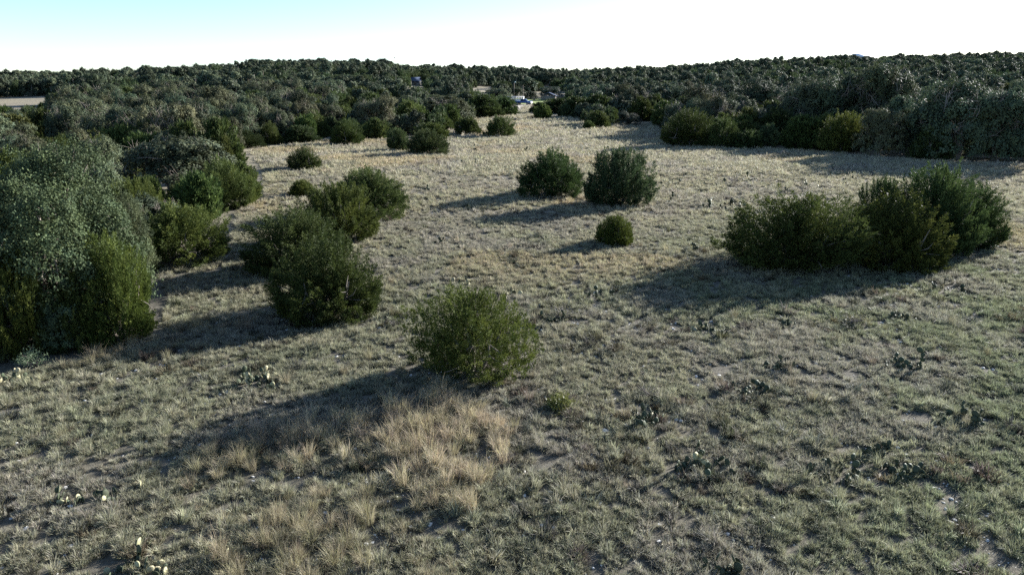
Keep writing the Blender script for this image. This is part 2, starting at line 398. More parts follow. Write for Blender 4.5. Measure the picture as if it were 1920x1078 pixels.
# ------------------------------------------------------------------ trees placed one by one
_ext = {}
def extent(me):
    if me.name not in _ext:
        a = np.empty(len(me.vertices)*3, np.float32); me.vertices.foreach_get('co', a); a = a.reshape(-1, 3)
        _ext[me.name] = (float(np.percentile(np.hypot(a[:, 0], a[:, 1]), 95)), float(np.percentile(a[:, 2], 99.7)))
    return _ext[me.name]
TREES = []                                     # (x, y, radius) of everything standing
def plant(kind, px, base, width, top, label, group, var=0, tint=(1, 1, 1), rz=None):
    """px/base/width/top: where the photograph shows it; gives position, width and height in metres"""
    f = unproj(px, base); dep = proj(*f)[2]; w = width/F*dep
    dirn = Vector((f.x, f.y)).normalized(); c2 = Vector((f.x, f.y)) + dirn*w*(0.17 if kind in ('jo', 'js', 'jn') else 0.3)
    dep2 = proj(c2.x, c2.y, 0.5)[2]; w = width/F*dep2
    d = ray(px, top); t = c2.y/d.y
    gz = zf(c2.x, c2.y); h = max(CAM_H + d.z*t - gz, 0.5)
    rz = random.uniform(0, 6.28) if rz is None else rz
    jun = kind.startswith('j')
    root = empty('juniper_tree' if jun else 'oak_tree', (c2.x, c2.y, gz), rz)
    if kind == 'jo': cm, sm = J_OPEN, J_STEM
    elif kind == 'js': cm, sm = J_SMALL, J_STEM
    elif kind == 'jn': cm, sm = JN[var % 5], J_STEM
    elif kind == 'jm': cm, sm = JMC[var % 4], J_STEM
    elif kind == 'om': cm, sm = OMC[var % 4], O_STEM[var % 3]
    else: cm, sm = ON[var % 3], O_STEM[var % 3]
    rn, hn = extent(cm)
    cr = obj('crown', cm, root); cr.color = (*tint, 1)
    obj('trunk', sm, root)
    root.scale = (w/2/rn, w/2/rn, h/hn)
    tag(root, label, 'juniper' if jun else 'oak', group)
    TREES.append((c2.x, c2.y, w/2))
    return root
GJ = 'junipers standing in the dry clearing'; GL = 'trees at the left edge of the clearing'
GB = 'junipers at the back of the clearing'; GR = 'trees at the right edge of the clearing'
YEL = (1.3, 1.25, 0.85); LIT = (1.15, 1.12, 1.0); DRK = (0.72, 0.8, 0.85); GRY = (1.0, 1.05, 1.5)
P = plant
P('jo', 886, 712, 222, 540, 'airy yellow green juniper alone in the foreground, in front of all others', GJ, tint=(1.38, 1.24, 0.95))
P('jn', 615, 598, 200, 447, 'round dark juniper lowest of the cluster left of the middle', GJ, 1, (0.95, 1.05, 0.95))
P('jn', 568, 510, 180, 392, 'broad juniper on the left side of the cluster left of the middle', GJ, 0)
P('jn', 640, 456, 140, 345, 'olive juniper in the centre of the cluster left of the middle', GJ, 3, (1.12, 1.1, 0.9))
P('jn', 690, 408, 140, 318, 'dark pointed juniper at the back right of the cluster left of the middle', GJ, 2)
P('js', 567, 368, 48, 338, 'small light green juniper ball just behind the cluster left of the middle', GJ, tint=YEL)
P('jn', 1033, 370, 120, 283, 'left one of two round junipers side by side in mid field', GJ, 2, DRK)
P('jn', 1157, 388, 124, 280, 'right one of two round junipers side by side in mid field, greyer', GJ, 3, (0.85, 0.95, 1.35))
P('js', 1152, 461, 70, 405, 'small bushy yellow green juniper alone in the middle of the field', GJ, tint=YEL)
P('jn', 1484, 510, 236, 366, 'widest dark juniper at the left end of the right hand group', GJ, 4, (0.95, 1.0, 0.9))
P('jn', 1664, 502, 190, 366, 'lighter feathery juniper at the front of the right hand group', GJ, 1, (1.2, 1.15, 0.9))
P('jn', 1742, 476, 165, 314, 'tallest pointed juniper at the back of the right hand group', GJ, 4, DRK)
P('jn', 1816, 463, 120, 346, 'dark juniper at the right end of the right hand group', GJ, 0, DRK)
P('jn', 1642, 470, 90, 338, 'narrow juniper half hidden at the back left of the right hand group', GJ, 3, DRK)
P('jn', 572, 319, 62, 276, 'small dense juniper alone in front of the left woodland edge', GJ, 1)
P('jn', 650, 273, 62, 224, 'left one of two rounded junipers beyond the lone small one', GB, 0, LIT)
P('jm', 704, 263, 50, 222, 'right one of two rounded junipers beyond the lone small one', GB, 1)
P('jn', 746, 284, 42, 241, 'narrow juniper at the left end of the mid field clump of four', GB, 3, (0.95, 1.0, 1.2))
P('jn', 802, 291, 78, 243, 'ragged juniper with bare lower branches at the front of the clump of four', GB, 2, (0.95, 1.0, 1.2))
P('jm', 806, 262, 66, 230, 'juniper in the middle of the mid field clump of four', GB, 2, LIT)
P('jm', 770, 250, 50, 212, 'dark juniper at the back of the mid field clump of four', GB, 0, DRK)
P('jm', 826, 248, 56, 213, 'light green juniper beside the grey oak at the back of the field', GB, 1, LIT)
P('jm', 877, 255, 52, 220, 'low juniper between the grey oak and the dark round juniper', GB, 3)
P('jn', 936, 257, 60, 218, 'dark round juniper nearest the end of the grass lane', GB, 2, (0.85, 0.95, 0.9))
P('om', 828, 236, 118, 180, 'silvery grey oak rising behind the junipers at the back of the field', GB, 0, (1.15, 1.1, 0.95))
P('jm', 902, 222, 82, 178, 'broad dark juniper left of the grass lane', GB, 2, DRK)
P('jm', 944, 217, 62, 182, 'juniper beside the lane nearest the parked truck', GB, 0, DRK)
P('jm', 1018, 225, 34, 196, 'pale juniper standing right of the grass lane', GB, 1, (1.25, 1.2, 1.0))
P('jm', 1010, 214, 34, 192, 'dark juniper behind the pale one right of the lane', GB, 3, DRK)
P('jm', 1121, 242, 50, 208, 'rounded juniper at the back of the field right of the lane', GB, 2)
P('js', 1104, 244, 22, 227, 'tiny light juniper at the foot of the rounded one right of the lane', GB, tint=LIT)
P('jm', 1146, 232, 36, 202, 'small juniper behind the rounded one right of the lane', GB, 0, LIT)
P('om', 1178, 237, 46, 209, 'low grey oak shrub at the back of the field', GB, 1, (1.0, 1.0, 1.15))
P('jm', 1240, 238, 36, 202, 'slim juniper just left of the big square juniper', GR, 1, LIT)
P('jn', 1284, 276, 88, 205, 'big square topped juniper at the left end of the right woodland', GR, 0, (1.0, 1.05, 0.95))
P('jn', 1356, 278, 62, 223, 'spreading juniper with open branches right of the square topped one', GR, 3, (0.9, 0.95, 0.95))
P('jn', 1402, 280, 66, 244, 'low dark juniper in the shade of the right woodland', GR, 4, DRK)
P('jm', 1398, 246, 64, 192, 'light topped juniper behind the low dark one', GR, 2)
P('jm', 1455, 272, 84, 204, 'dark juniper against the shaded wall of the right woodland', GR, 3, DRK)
P('jn', 1574, 287, 82, 212, 'warm green conical juniper standing out in front of the right oaks', GR, 4, (1.22, 1.16, 0.9))
P('om', 1645, 270, 135, 122, 'tallest broad oak of the right woodland, behind the conical juniper', GR, 0, (1.0, 1.05, 0.95))
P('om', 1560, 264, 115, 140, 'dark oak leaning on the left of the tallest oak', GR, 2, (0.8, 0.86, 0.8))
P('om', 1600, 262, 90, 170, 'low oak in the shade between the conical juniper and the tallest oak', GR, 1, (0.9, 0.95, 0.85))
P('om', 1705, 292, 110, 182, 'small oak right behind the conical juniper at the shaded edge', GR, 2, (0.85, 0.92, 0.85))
P('om', 1790, 302, 160, 150, 'great dark oak with pale top at the right edge of the clearing', GR, 1, (1.1, 1.12, 1.05))
P('om', 1862, 304, 110, 176, 'lower dark oak right of the great pale topped oak', GR, 0, (0.85, 0.9, 0.85))
P('om', 1925, 306, 130, 160, 'dark oak cut by the right edge of the picture', GR, 2, (1.0, 1.03, 0.98))
P('jn', 1745, 300, 70, 235, 'dark juniper under the great pale topped oak', GR, 2, DRK)
P('om', 1500, 262, 110, 150, 'oak between the dark juniper and the tallest oak on the right', GR, 1)
P('om', 1330, 235, 120, 160, 'grey green oak above the square topped juniper', GR, 2)
P('om', 1420, 240, 120, 150, 'leafy oak above the light topped juniper on the right', GR, 3)
P('jm', 1044, 213, 78, 184.5, 'dark juniper thicket just right of the pale juniper by the lane', GB, 2, DRK)
P('jm', 1082, 221, 66, 182, 'second dark juniper along the thicket right of the lane', GB, 3, DRK)
P('jm', 1128, 222, 84, 177, 'broad dark juniper behind the rounded one right of the lane', GB, 0, DRK)
P('om', 1180, 224, 90, 172, 'oak at the back right of the thicket beside the lane', GB, 1, (0.95, 1.0, 1.0))
P('om', 1033, 184, 46, 163, 'dark round oak standing behind the bright lawn', GB, 2, (0.8, 0.85, 0.95))
P('om', 996, 187, 26, 171, 'thin grey oak beside the dark utility pole', GB, 3, (1.1, 1.05, 1.1))
P('om', 934, 192, 54, 166, 'grey oak left of the pole with the lamp', GB, 0, (1.15, 1.12, 1.1))
P('om', 965, 184, 40, 164, 'grey green oak right behind the two poles', GB, 1, (1.05, 1.05, 1.05))
# left edge
P('jn', 428, 390, 120, 298, 'dense juniper at the tip of the left woodland beside the grass', GL, 1, LIT)
P('om', 330, 372, 200, 254, 'silver topped oak behind the dense juniper on the left', GL, 1, (1.15, 1.12, 1.1))
P('jn', 345, 492, 175, 385, 'wide low juniper with bare under branches, left of the cluster', GL, 2, (1.1, 1.08, 0.9))
P('jn', 258, 448, 110, 338, 'yellowish juniper behind the wide low one on the left', GL, 3, (1.08, 1.1, 0.9))
P('on', 95, 640, 350, 285, 'great silvery oak filling the left edge of the picture', GL, 0, (0.90, 0.93, 0.74))
P('on', 215, 560, 150, 372, 'grey leaved oak between the great oak and the wide low juniper', GL, 1, (0.88, 0.92, 0.76))
P('on', 60, 560, 200, 372, 'oak in the front of the great silvery oak at the left edge', GL, 2, (0.85, 0.9, 0.76))
P('jn', 150, 655, 110, 520, 'deep green juniper left of the bright olive one', GL, 2, (1.0, 1.0, 0.9))
P('om', 130, 662, 90, 560, 'low shaded oak scrub under the great silvery oak', GL, 2, (0.9, 1.0, 0.9))
P('jn', 232, 642, 150, 445, 'bright olive juniper in front of the great silvery oak', GL, 0, (1.22, 1.22, 0.9))
P('jn', 40, 672, 136, 470, 'green juniper at the left edge below the great oak', GL, 3, (1.25, 1.2, 0.9))
P('on', -20, 690, 70, 570, 'low oak sprout cut by the left edge of the picture', GL, 2, (1.0, 1.1, 1.1))
P('on', 120, 560, 180, 400, 'small oak tucked between the great oak and the olive juniper', GL, 2, (1.0, 1.06, 1.1))
P('jn', 30, 430, 150, 285, 'tall olive juniper behind the great oak', GL, 3, (1.12, 1.12, 0.85))
P('jn', 125, 335, 84, 258, 'first of three light junipers in the row behind the great oak', GL, 1, (1.2, 1.2, 0.95))
P('jn', 198, 335, 84, 256, 'middle one of three light junipers in the row behind the great oak', GL, 0, (1.2, 1.2, 0.95))
P('on', 190, 345, 110, 285, 'small silver oak in front of the row of light junipers', GL, 1, (1.15, 1.15, 1.15))
P('jn', 268, 310, 76, 248, 'last of three light junipers in the row, next to the silver topped oak', GL, 2, (1.12, 1.1, 0.9))
P('jn', 460, 278, 72, 245, 'low dark juniper at the far left corner of the grass', GL, 2, DRK)
P('jn', 507, 271, 52, 230, 'upright juniper at the far left corner of the grass', GL, 1, LIT)
P('jm', 566, 270, 66, 236, 'spreading juniper with grey under branches left of the two rounded ones', GL, 3, (0.95, 1.0, 1.2))

# ------------------------------------------------------------------ the woodland round the clearing
truck_p = unproj(978, 197)
# sight line kept open over the lawn and the parked truck, and meadow openings on the slope
def glade(px0, px1, py0, py1): return [unproj(px0, py1).to_2d(), unproj(px1, py1).to_2d(), unproj(px1, py0).to_2d(), unproj(px0, py0).to_2d()]
GLADES = [glade(952, 1064, 172, 200), glade(-40, 100, 185, 198), glade(888, 925, 163, 171), glade(1012, 1050, 164, 176)]
KEEP = [(957, 1003, 185, 216), (1000, 1052, 183, 192), (-30, 56, 190, 195), (60, 86, 186, 190), (771, 789, 152, 157), (890, 920, 165, 168)]  # seen through the gaps
HX = np.array([t[0] for t in TREES]); HY = np.array([t[1] for t in TREES]); HR = np.array([t[2] for t in TREES])
cand = []
for (ya, yb, cell) in ((14, 110, 3.3), (110, 260, 4.4), (260, 480, 5.4), (480, 760, 6.2)):
    xm = yb*1.02+15
    X, Y = np.meshgrid(np.arange(-xm, xm, cell), np.arange(ya, yb, cell))
    X = X + rng.uniform(-0.45, 0.45, X.shape)*cell; Y = Y + rng.uniform(-0.45, 0.45, Y.shape)*cell
    X, Y = X.ravel(), Y.ravel()
    ok = (np.abs(X) < Y*0.95+14)
    cand.append(np.stack([X[ok], Y[ok], np.full(ok.sum(), cell)], 1))
cand = np.concatenate(cand)
ok = ~in_poly(cand[:, 0], cand[:, 1])
for gl in GLADES:
    ok &= ~in_poly(cand[:, 0], cand[:, 1], np.array([p.x for p in gl]), np.array([p.y for p in gl]))
sx_, sy_ = math.sin(SUN_AZ), math.cos(SUN_AZ); gl = GLADES[1]     # the left meadow lies in the sun: no trees just sunward of it
for q in (5, 10, 15):
    ok &= ~in_poly(cand[:, 0]-sx_*q, cand[:, 1]-sy_*q, np.array([p.x for p in gl]), np.array([p.y for p in gl]))
cand = cand[ok]
cand = cand[fbm(cand[:, 0]/22, cand[:, 1]/22) > 0.24]
n = len(cand)
isoak = rng.random(n) < (0.22 + 0.42*sstep(0.38, 0.62, fbm(cand[:, 0]/35+9, cand[:, 1]/35)))
hs = np.where(isoak, rng.uniform(3.3, 6.6, n), rng.uniform(2.0, 4.6, n)); hs *= np.where(cand[:, 1] > 110, 0.72 + 0.85*fbm(cand[:, 0]/16+3, cand[:, 1]/16+8), 1.0)
hs *= np.where((cand[:, 0] < -5) & (cand[:, 1] < 60), 0.72, 1.0)
ws = np.where(isoak, rng.uniform(0.42, 0.62, n)*hs*1.05, rng.uniform(0.42, 0.62, n)*hs)   # radius
ws = np.where(cand[:, 1] > 260, np.maximum(ws, cand[:, 2]*0.42), ws)
zs = zfun(cand[:, 0], cand[:, 1])
keepm = np.ones(n, bool); pxs = np.zeros(n)
for i in range(n):
    x, y, cell = cand[i]; r = ws[i]
    if y < 130:
        dd = np.hypot(HX-x, HY-y)
        if (dd < HR*0.75 + r*0.62).any(): keepm[i] = False; continue
        # do not spill into the clearing
        a = np.arange(8)*math.pi/4
        if in_poly(x+np.cos(a)*r*0.8, y+np.sin(a)*r*0.8).any(): keepm[i] = False; continue
    u0, v1, dep = proj(x, y, zs[i]); v0 = proj(x, y, zs[i]+hs[i])[1]; hw = F*r/dep; pxs[i] = F*hs[i]/dep
    for (a0, a1, b0, b1) in KEEP:
        tgt = (260 if a0 > 950 else 380) if a0 > 740 else 480
        if y < tgt and u0+hw > a0 and u0-hw < a1 and v0 < b1 and v1 > b0: keepm[i] = False; break
    if not (-160 < u0 < 2120): pxs[i] = 0
sel = np.where(keepm)[0]
order = sel[np.argsort(-pxs[sel])]
hand_j = sum(1 for o in C.objects if o.get('category') == 'juniper'); hand_o = sum(1 for o in C.objects if o.get('category') == 'oak')
lim = {False: 300-hand_j, True: 300-hand_o}
rest = {False: [], True: []}
LAND = [(unproj(px, py), nm) for px, py, nm in (
    (95, 640, 'the great silvery oak'), (330, 372, 'the silver topped oak'), (160, 335, 'the row of light junipers'), (345, 490, 'the wide low juniper'),
    (480, 275, 'the far left corner of the grass'), (428, 390, 'the dense juniper at the woodland tip'), (704, 255, 'the two rounded junipers'),
    (828, 236, 'the silvery grey oak'), (920, 218, 'the junipers left of the lane'), (1080, 220, 'the thicket right of the lane'),
    (1284, 276, 'the square topped juniper'), (1400, 275, 'the light topped juniper'), (1574, 285, 'the conical juniper'), (1645, 270, 'the tallest oak'),
    (1790, 302, 'the great dark oak'), (1925, 306, 'the right edge of the picture'))]
def zone(x, y):
    u = proj(x, y, zf(x, y))[0]
    if y > 185:
        side = 'above the parked truck' if 860 < u < 1120 else 'at the left end' if u < 330 else 'left of the house' if u < 720 else 'right of the house' if u < 861 else 'above the square topped juniper' if u < 1500 else 'at the right end'
        return ('low on' if y < 260 else 'high on') + ' the far slope ' + side
    dd, p = min(((q.x-x)**2+(q.y-y)**2, k) for k, (q, _n) in enumerate(LAND))
    p, nm = LAND[p]
    far = math.hypot(x, y) - math.hypot(p.x, p.y)
    return ('well behind ' if far > 22 else 'behind ' if far > 7 else 'beside ' if dd < 200 else 'level with ') + nm
for i in order:
    ik = bool(isoak[i]); x, y = cand[i, :2]; r, h = ws[i], hs[i]
    if lim[ik] <= 0 or pxs[i] <= 0: rest[ik].append(i); continue
    lim[ik] -= 1
    var = int(rng.integers(0, 4)); nm = 'oak_tree' if ik else 'juniper_tree'
    k = float(rng.uniform(0.8, 1.2)); warm = float(rng.uniform(0.9, 1.2))
    col = (k*warm, k, k*(0.98-0.3*(warm-0.9)), 1) if ik else (k*warm, k*1.04, k*0.98, 1)
    sc = (r/1.0, r/1.0, h/1.48) if ik else (r/1.06, r/1.06, h/1.75)
    if pxs[i] > 34:
        o = empty(nm, (x, y, zs[i]), rng.uniform(0, 6.28))
        near = pxs[i] > 130
        c = obj('crown', (ON[var % 3] if near else OMC[var]) if ik else (JN[var] if near else JMC[var]), o); c.color = col
        obj('trunk', O_STEM[var % 3] if ik else J_STEM, o)
    else:
        o = obj(nm, OM[var] if ik else JM[var], loc=(x, y, zs[i])); o.rotation_euler = (0, 0, rng.uniform(0, 6.28)); o.color = col
    o.scale = sc
    zn = zone(x, y); tall = 'tall' if (h > (5.0 if ik else 3.3)) else 'low'
    look = ('green rounded oak' if ik else 'green juniper')
    shade = 'pale' if k > 1.08 else 'deep' if k < 0.9 else 'mid'
    warmth = ('olive' if warm > 1.1 else 'greyish' if warm < 0.98 else 'plain')
    tag(o, f'{tall} {shade} {warmth} {look} {zn}', 'oak' if ik else 'juniper', f'{tall} {shade} {warmth} {"oaks" if ik else "junipers"} {zn}')

# ------------------------------------------------------------------ scattering of uncountable stuff with geometry nodes
def scatter(name, pts, scl, rot, tint, sources, label, cat=None):
    """one object whose points carry copies of the source meshes"""
    me = bpy.data.meshes.new(name); n = len(pts)
    me.vertices.add(n); me.vertices.foreach_set('co', np.asarray(pts, np.float32).ravel())
    def at(nm, ty, key, arr):
        a = me.attributes.new(nm, ty, 'POINT'); a.data.foreach_set(key, np.ascontiguousarray(arr).ravel())
    at('scl', 'FLOAT_VECTOR', 'vector', np.asarray(scl, np.float32)); at('rot', 'FLOAT_VECTOR', 'vector', np.asarray(rot, np.float32))
    at('itint', 'FLOAT_COLOR', 'color', np.concatenate([tint, np.ones((n, 1))], 1).astype(np.float32))
    at('vid', 'INT', 'value', rng.integers(0, len(sources), n).astype(np.int32))
    o = obj(name, me)
    ng = bpy.data.node_groups.new(name, 'GeometryNodeTree')
    ng.interface.new_socket('Geometry', in_out='INPUT', socket_type='NodeSocketGeometry')
    ng.interface.new_socket('Geometry', in_out='OUTPUT', socket_type='NodeSocketGeometry')
    N, L = ng.nodes, ng.links
    gi = N.new('NodeGroupInput'); go = N.new('NodeGroupOutput'); ip = N.new('GeometryNodeInstanceOnPoints'); jg = N.new('GeometryNodeJoinGeometry')
    for sm in sources:
        so = bpy.data.objects.new(name + '_piece', sm)
        oi = N.new('GeometryNodeObjectInfo'); oi.inputs['Object'].default_value = so; oi.inputs['As Instance'].default_value = True
        L.new(oi.outputs['Geometry'], jg.inputs[0])
    def na(nm, ty):
        q = N.new('GeometryNodeInputNamedAttribute'); q.data_type = ty; q.inputs[0].default_value = nm; return q.outputs[0]
    er = N.new('FunctionNodeEulerToRotation'); L.new(na('rot', 'FLOAT_VECTOR'), er.inputs[0])
    L.new(gi.outputs[0], ip.inputs['Points']); L.new(jg.outputs[0], ip.inputs['Instance'])
    ip.inputs['Pick Instance'].default_value = True; L.new(na('vid', 'INT'), ip.inputs['Instance Index'])
    L.new(er.outputs[0], ip.inputs['Rotation']); L.new(na('scl', 'FLOAT_VECTOR'), ip.inputs['Scale'])
    L.new(ip.outputs[0], go.inputs[0])
    md = o.modifiers.new('scatter', 'NODES'); md.node_group = ng
    tag(o, label, cat, kind='stuff')
    return o

for ik in (False, True):
    ii = np.array(rest[ik]); m = len(ii)
    p = np.stack([cand[ii, 0], cand[ii, 1], zs[ii]], 1); r = ws[ii]; h = hs[ii]
    sc = np.stack([r, r, h/1.48], 1) if ik else np.stack([r/1.06, r/1.06, h/1.75], 1)
    ro = np.zeros((m, 3)); ro[:, 2] = rng.uniform(0, 6.28, m)
    scatter('distant_oak_woods' if ik else 'distant_juniper_woods', p, sc, ro, np.ones((m, 3)), OF if ik else JF,
            'grey green oaks massed over the far ridge' if ik else 'dark junipers massed over the far ridge', 'woodland')

# ------------------------------------------------------------------ grass
def tuft(seed, blades, h, spread, width, lean, curl, seg=2):
    """a clump of bent tapering blades rising from one root; unit metres"""
    r = np.random.default_rng(seed)
    a = r.uniform(0, 2*np.pi, blades); q = np.sqrt(r.random(blades))*spread
    b = np.stack([q*np.cos(a), q*np.sin(a), np.zeros(blades)-0.01], 1)
    a2 = a + r.normal(size=blades)*0.7; od = np.stack([np.cos(a2), np.sin(a2), np.zeros(blades)], 1)
    hh = h*r.uniform(0.45, 1.15, blades); ln = lean*r.uniform(0.2, 1.3, blades)
    side = np.stack([-np.sin(a2), np.cos(a2), np.zeros(blades)], 1)
    side = nrm(side + r.normal(size=(blades, 3))*0.5)
    w = width*r.uniform(0.6, 1.3, blades)[:, None]
    p1 = b + od*(ln*hh*0.4)[:, None] + np.array([0, 0, 1.])*(hh*0.6)[:, None]
    p2 = b + od*(ln*hh*1.0)[:, None] + np.array([0, 0, 1.])*(hh*(1-curl*r.random(blades)))[:, None]
    V = np.stack([b-side*w*0.5, b+side*w*0.5, p1+side*w*0.4, p1-side*w*0.4, p2], 1).reshape(-1, 3)
    i0 = (np.arange(blades)*5)[:, None]
    Ft = np.concatenate([i0+np.array([[0, 1, 2]]), i0+np.array([[0, 2, 3]]), i0+np.array([[3, 2, 4]])], 0)
    ti = np.repeat(r.uniform(0.72, 1.28, blades)[:, None]*np.stack([np.ones(blades), r.uniform(0.92, 1.04, blades), r.uniform(0.8, 1.1, blades)], 1), 5, 0)
    return mesh('tuft', V, Ft, M_GRASS, tint=ti)
SHORT = [tuft(101+i, 110, 0.115, 0.065, 0.0075, 0.75, 0.45) for i in range(5)]
MID = [tuft(111+i, 120, 0.24, 0.07, 0.0075, 0.75, 0.35) for i in range(4)]
TALL = [tuft(121+i, 120, 0.66, 0.13, 0.008, 0.55, 0.38) for i in range(4)]
FARG = [tuft(131+i, 44, 0.24, 0.30, 0.035, 0.8, 0.4) for i in range(3)]

def sample(density_bands):
    out = []
    for (ya, yb, dn) in density_bands:
        xm = yb*0.80+4; k = int(dn*(yb-ya)*2*xm)
        x = rng.uniform(-xm, xm, k); y = rng.uniform(ya, yb, k); ok = np.abs(x) < y*0.80+4
        out.append(np.stack([x[ok], y[ok]], 1))
    return np.concatenate(out)
PATCH_px = [(545, 800), (640, 768), (830, 742), (900, 770), (965, 810), (945, 900), (890, 915), (905, 1010), (800, 985), (700, 900), (610, 870), (520, 870)]
PAT = [unproj(*p).to_2d() for p in PATCH_px]; PAX = np.array([p.x for p in PAT]); PAY = np.array([p.y for p in PAT])
PA2 = [unproj(*p).to_2d() for p in [(330, 840), (560, 790), (700, 900), (800, 1078), (880, 1120), (420, 1120)]]
PB = np.array([p.x for p in PA2]), np.array([p.y for p in PA2])
PA3 = [unproj(*p).to_2d() for p in [(20, 700), (200, 650), (420, 590), (520, 560), (515, 620), (330, 660), (180, 690), (60, 720)]]
PC = np.array([p.x for p in PA3]), np.array([p.y for p in PA3])
GREYG = np.array([0.268, 0.262, 0.185]); GREEN = np.array([0.195, 0.222, 0.130]); STRAW = np.array([0.36, 0.336, 0.236]); TAN = np.array([0.385, 0.33, 0.23])
ORANGE = np.array([0.40, 0.31, 0.17]); ASH = np.array([0.28, 0.26, 0.22])
def lerp(a, b, t): return a*(1-t[:, None]) + b*t[:, None]
def grass_tint(x, y):
    n1 = fbm(x/5, y/5); n2 = fbm(x/1.7+20, y/1.7); n3 = fbm(x/9+50, y/9+11)
    c = np.repeat(GREYG[None], len(x), 0)
    c = lerp(c, np.repeat(GREEN[None], len(x), 0), np.clip(sstep(-2, 14, x)*(1-sstep(26, 48, y))*0.75 + 1.1*(n1-0.5), 0, 0.9))
    c = lerp(c, np.repeat(STRAW[None], len(x), 0), np.clip(sstep(16, 62, y)*0.95 + 1.2*(n2-0.55), 0, 1)*np.clip(1.15-0.35*sstep(6, 25, x), 0, 1))
    c = lerp(c, np.repeat(ORANGE[None], len(x), 0), sstep(0.60, 0.70, n3)*sstep(22, 34, y)*0.4)
    c = lerp(c, np.repeat(ASH[None], len(x), 0), sstep(0.52, 0.7, fbm(x/3+70, y/3))*0.6)
    return c*rng.uniform(0.8, 1.22, (len(x), 1))
CACT = [
 (500, 718, 118, 34, 0.32, 'long row of prickly pear with many pale dried pads left of the foreground juniper'),
 (30, 720, 62, 13, 0.35, 'prickly pear with two yellowish pads near the left edge'),
 (1216, 790, 84, 22, 0.06, 'big dark prickly pear right of the small yellow green shrub'),
 (1320, 884, 120, 30, 0.14, 'prickly pear with lit dry pads on tall stems in the right foreground'),
 (1400, 735, 110, 28, 0.05, 'wide dark prickly pear in the middle of the right foreground grass'),
 (1456, 690, 60, 13, 0.05, 'small prickly pear just above the wide dark one'),
 (1690, 600, 60, 12, 0.1, 'prickly pear below the right hand juniper group'),
 (1690, 892, 90, 20, 0.0, 'dark prickly pear low on the right side'),
 (1560, 893, 110, 20, 0.0, 'prickly pear half sunk in green grass left of the dark one at right'),
 (1640, 848, 60, 11, 0.0, 'prickly pear above the dark one low on the right side'),
 (1690, 692, 80, 16, 0.04, 'prickly pear on the right with dark rounded pads in two heaps'),
 (1800, 790, 90, 18, 0.0, 'prickly pear near the right edge in green grass'),
 (1340, 622, 90, 18, 0.07, 'prickly pear at the edge of the right group shadow'),
 (1480, 612, 40, 8, 0.1, 'little prickly pear just outside the right group shadow'),
 (1120, 556, 62, 14, 0.05, 'prickly pear left of the tip of the right group shadow'),
 (1045, 600, 62, 14, 0.0, 'low dark prickly pear right of the foreground juniper'),
 (946, 560, 60, 12, 0.6, 'pale prickly pear behind the right shoulder of the foreground juniper'),
 (862, 536, 58, 10, 0.6, 'pale prickly pear behind the top of the foreground juniper'),
 (1298, 470, 42, 11, 0.15, 'compact prickly pear beside the left end of the right group'),
 (824, 458, 36, 9, 0.1, 'compact prickly pear alone in mid field right of the cluster'),
 (1348, 1080, 84, 14, 0.0, 'large green prickly pear cut by the bottom edge'),
 (240, 1086, 150, 20, 0.3, 'prickly pear with pale pads cut by the bottom edge at left'),
 (132, 946, 70, 9, 0.45, 'loose prickly pear with yellow pads at lower left'),
 (200, 935, 60, 9, 0.12, 'brownish prickly pear right of the yellow padded one at lower left'),
 (1236, 508, 44, 8, 0.1, 'prickly pear above the tip of the right group shadow'),
 (1880, 470, 60, 12, 0.0, 'prickly pear at the right edge beside the right hand group'),
 (1790, 545, 90, 14, 0.0, 'low prickly pear below the right end of the right hand group'),
]
CXY = [unproj(c[0], c[1]) for c in CACT]; CR = np.array([c[2]/F*proj(*p)[2]*0.5 for c, p in zip(CACT, CXY)])
CX = np.array([p.x for p in CXY]); CY = np.array([p.y for p in CXY])
def off_cactus(xy):
    d = np.hypot(xy[:, 0:1]-CX, (xy[:, 1:2]-CY)/0.75)/CR
    return ~((d < 0.95).any(1) & (rng.random(len(xy)) < 0.42))
def lay(xy, s, tint, spread=0.3, sq=(0.7, 1.4), tilt=0.25):
    n = len(xy); z = zfun(xy[:, 0], xy[:, 1])
    ro = rng.normal(size=(n, 3))*tilt; ro[:, 2] = rng.uniform(0, 6.28, n)
    v = s*rng.uniform(1-spread, 1+spread*1.6, n)
    return np.column_stack([xy, z]), np.stack([v, v, v*rng.uniform(*sq, n)], 1), ro, tint
def clear_of_rock(xy):                        # bare stony patches
    return fbm(xy[:, 0]/2.2+31, xy[:, 1]/2.2+17)
# short curly turf
xy = sample([(8.5, 22, 125), (22, 42, 58), (42, 75, 16)])
cl = clear_of_rock(xy); keep = (rng.random(len(xy)) < np.clip((0.78-cl)*6, 0.55, 1)*np.clip((fbm(xy[:, 0]/0.34+8, xy[:, 1]/0.34)-0.40)*8, 0.13, 1)) & in_poly(xy[:, 0], xy[:, 1])
xy = xy[keep]; xy = xy[off_cactus(xy)]
S1 = lay(xy, np.where(xy[:, 1] > 22, 1.15, 0.9)*np.where(xy[:, 1] > 42, 1.5, 1.0), grass_tint(xy[:, 0], xy[:, 1]), 0.4)
scatter('short_grass', *S1, SHORT, 'low curly grey green grass covering the clearing', 'grass')
# medium tufts
xy = sample([(8.5, 24, 9), (24, 45, 6), (45, 90, 2.2)])
cl = fbm(xy[:, 0]/1.6+3, xy[:, 1]/1.6+40); keep = (rng.random(len(xy)) < np.clip((cl-0.42)*5, 0.05, 1)) & in_poly(xy[:, 0], xy[:, 1])
xy = xy[keep]; xy = xy[off_cactus(xy)]
S2 = lay(xy, np.full(len(xy), 0.82), grass_tint(xy[:, 0], xy[:, 1])*1.05, 0.35)
scatter('tufted_grass', *S2, MID, 'knee low tufts of dry grass dotted over the clearing', 'grass')
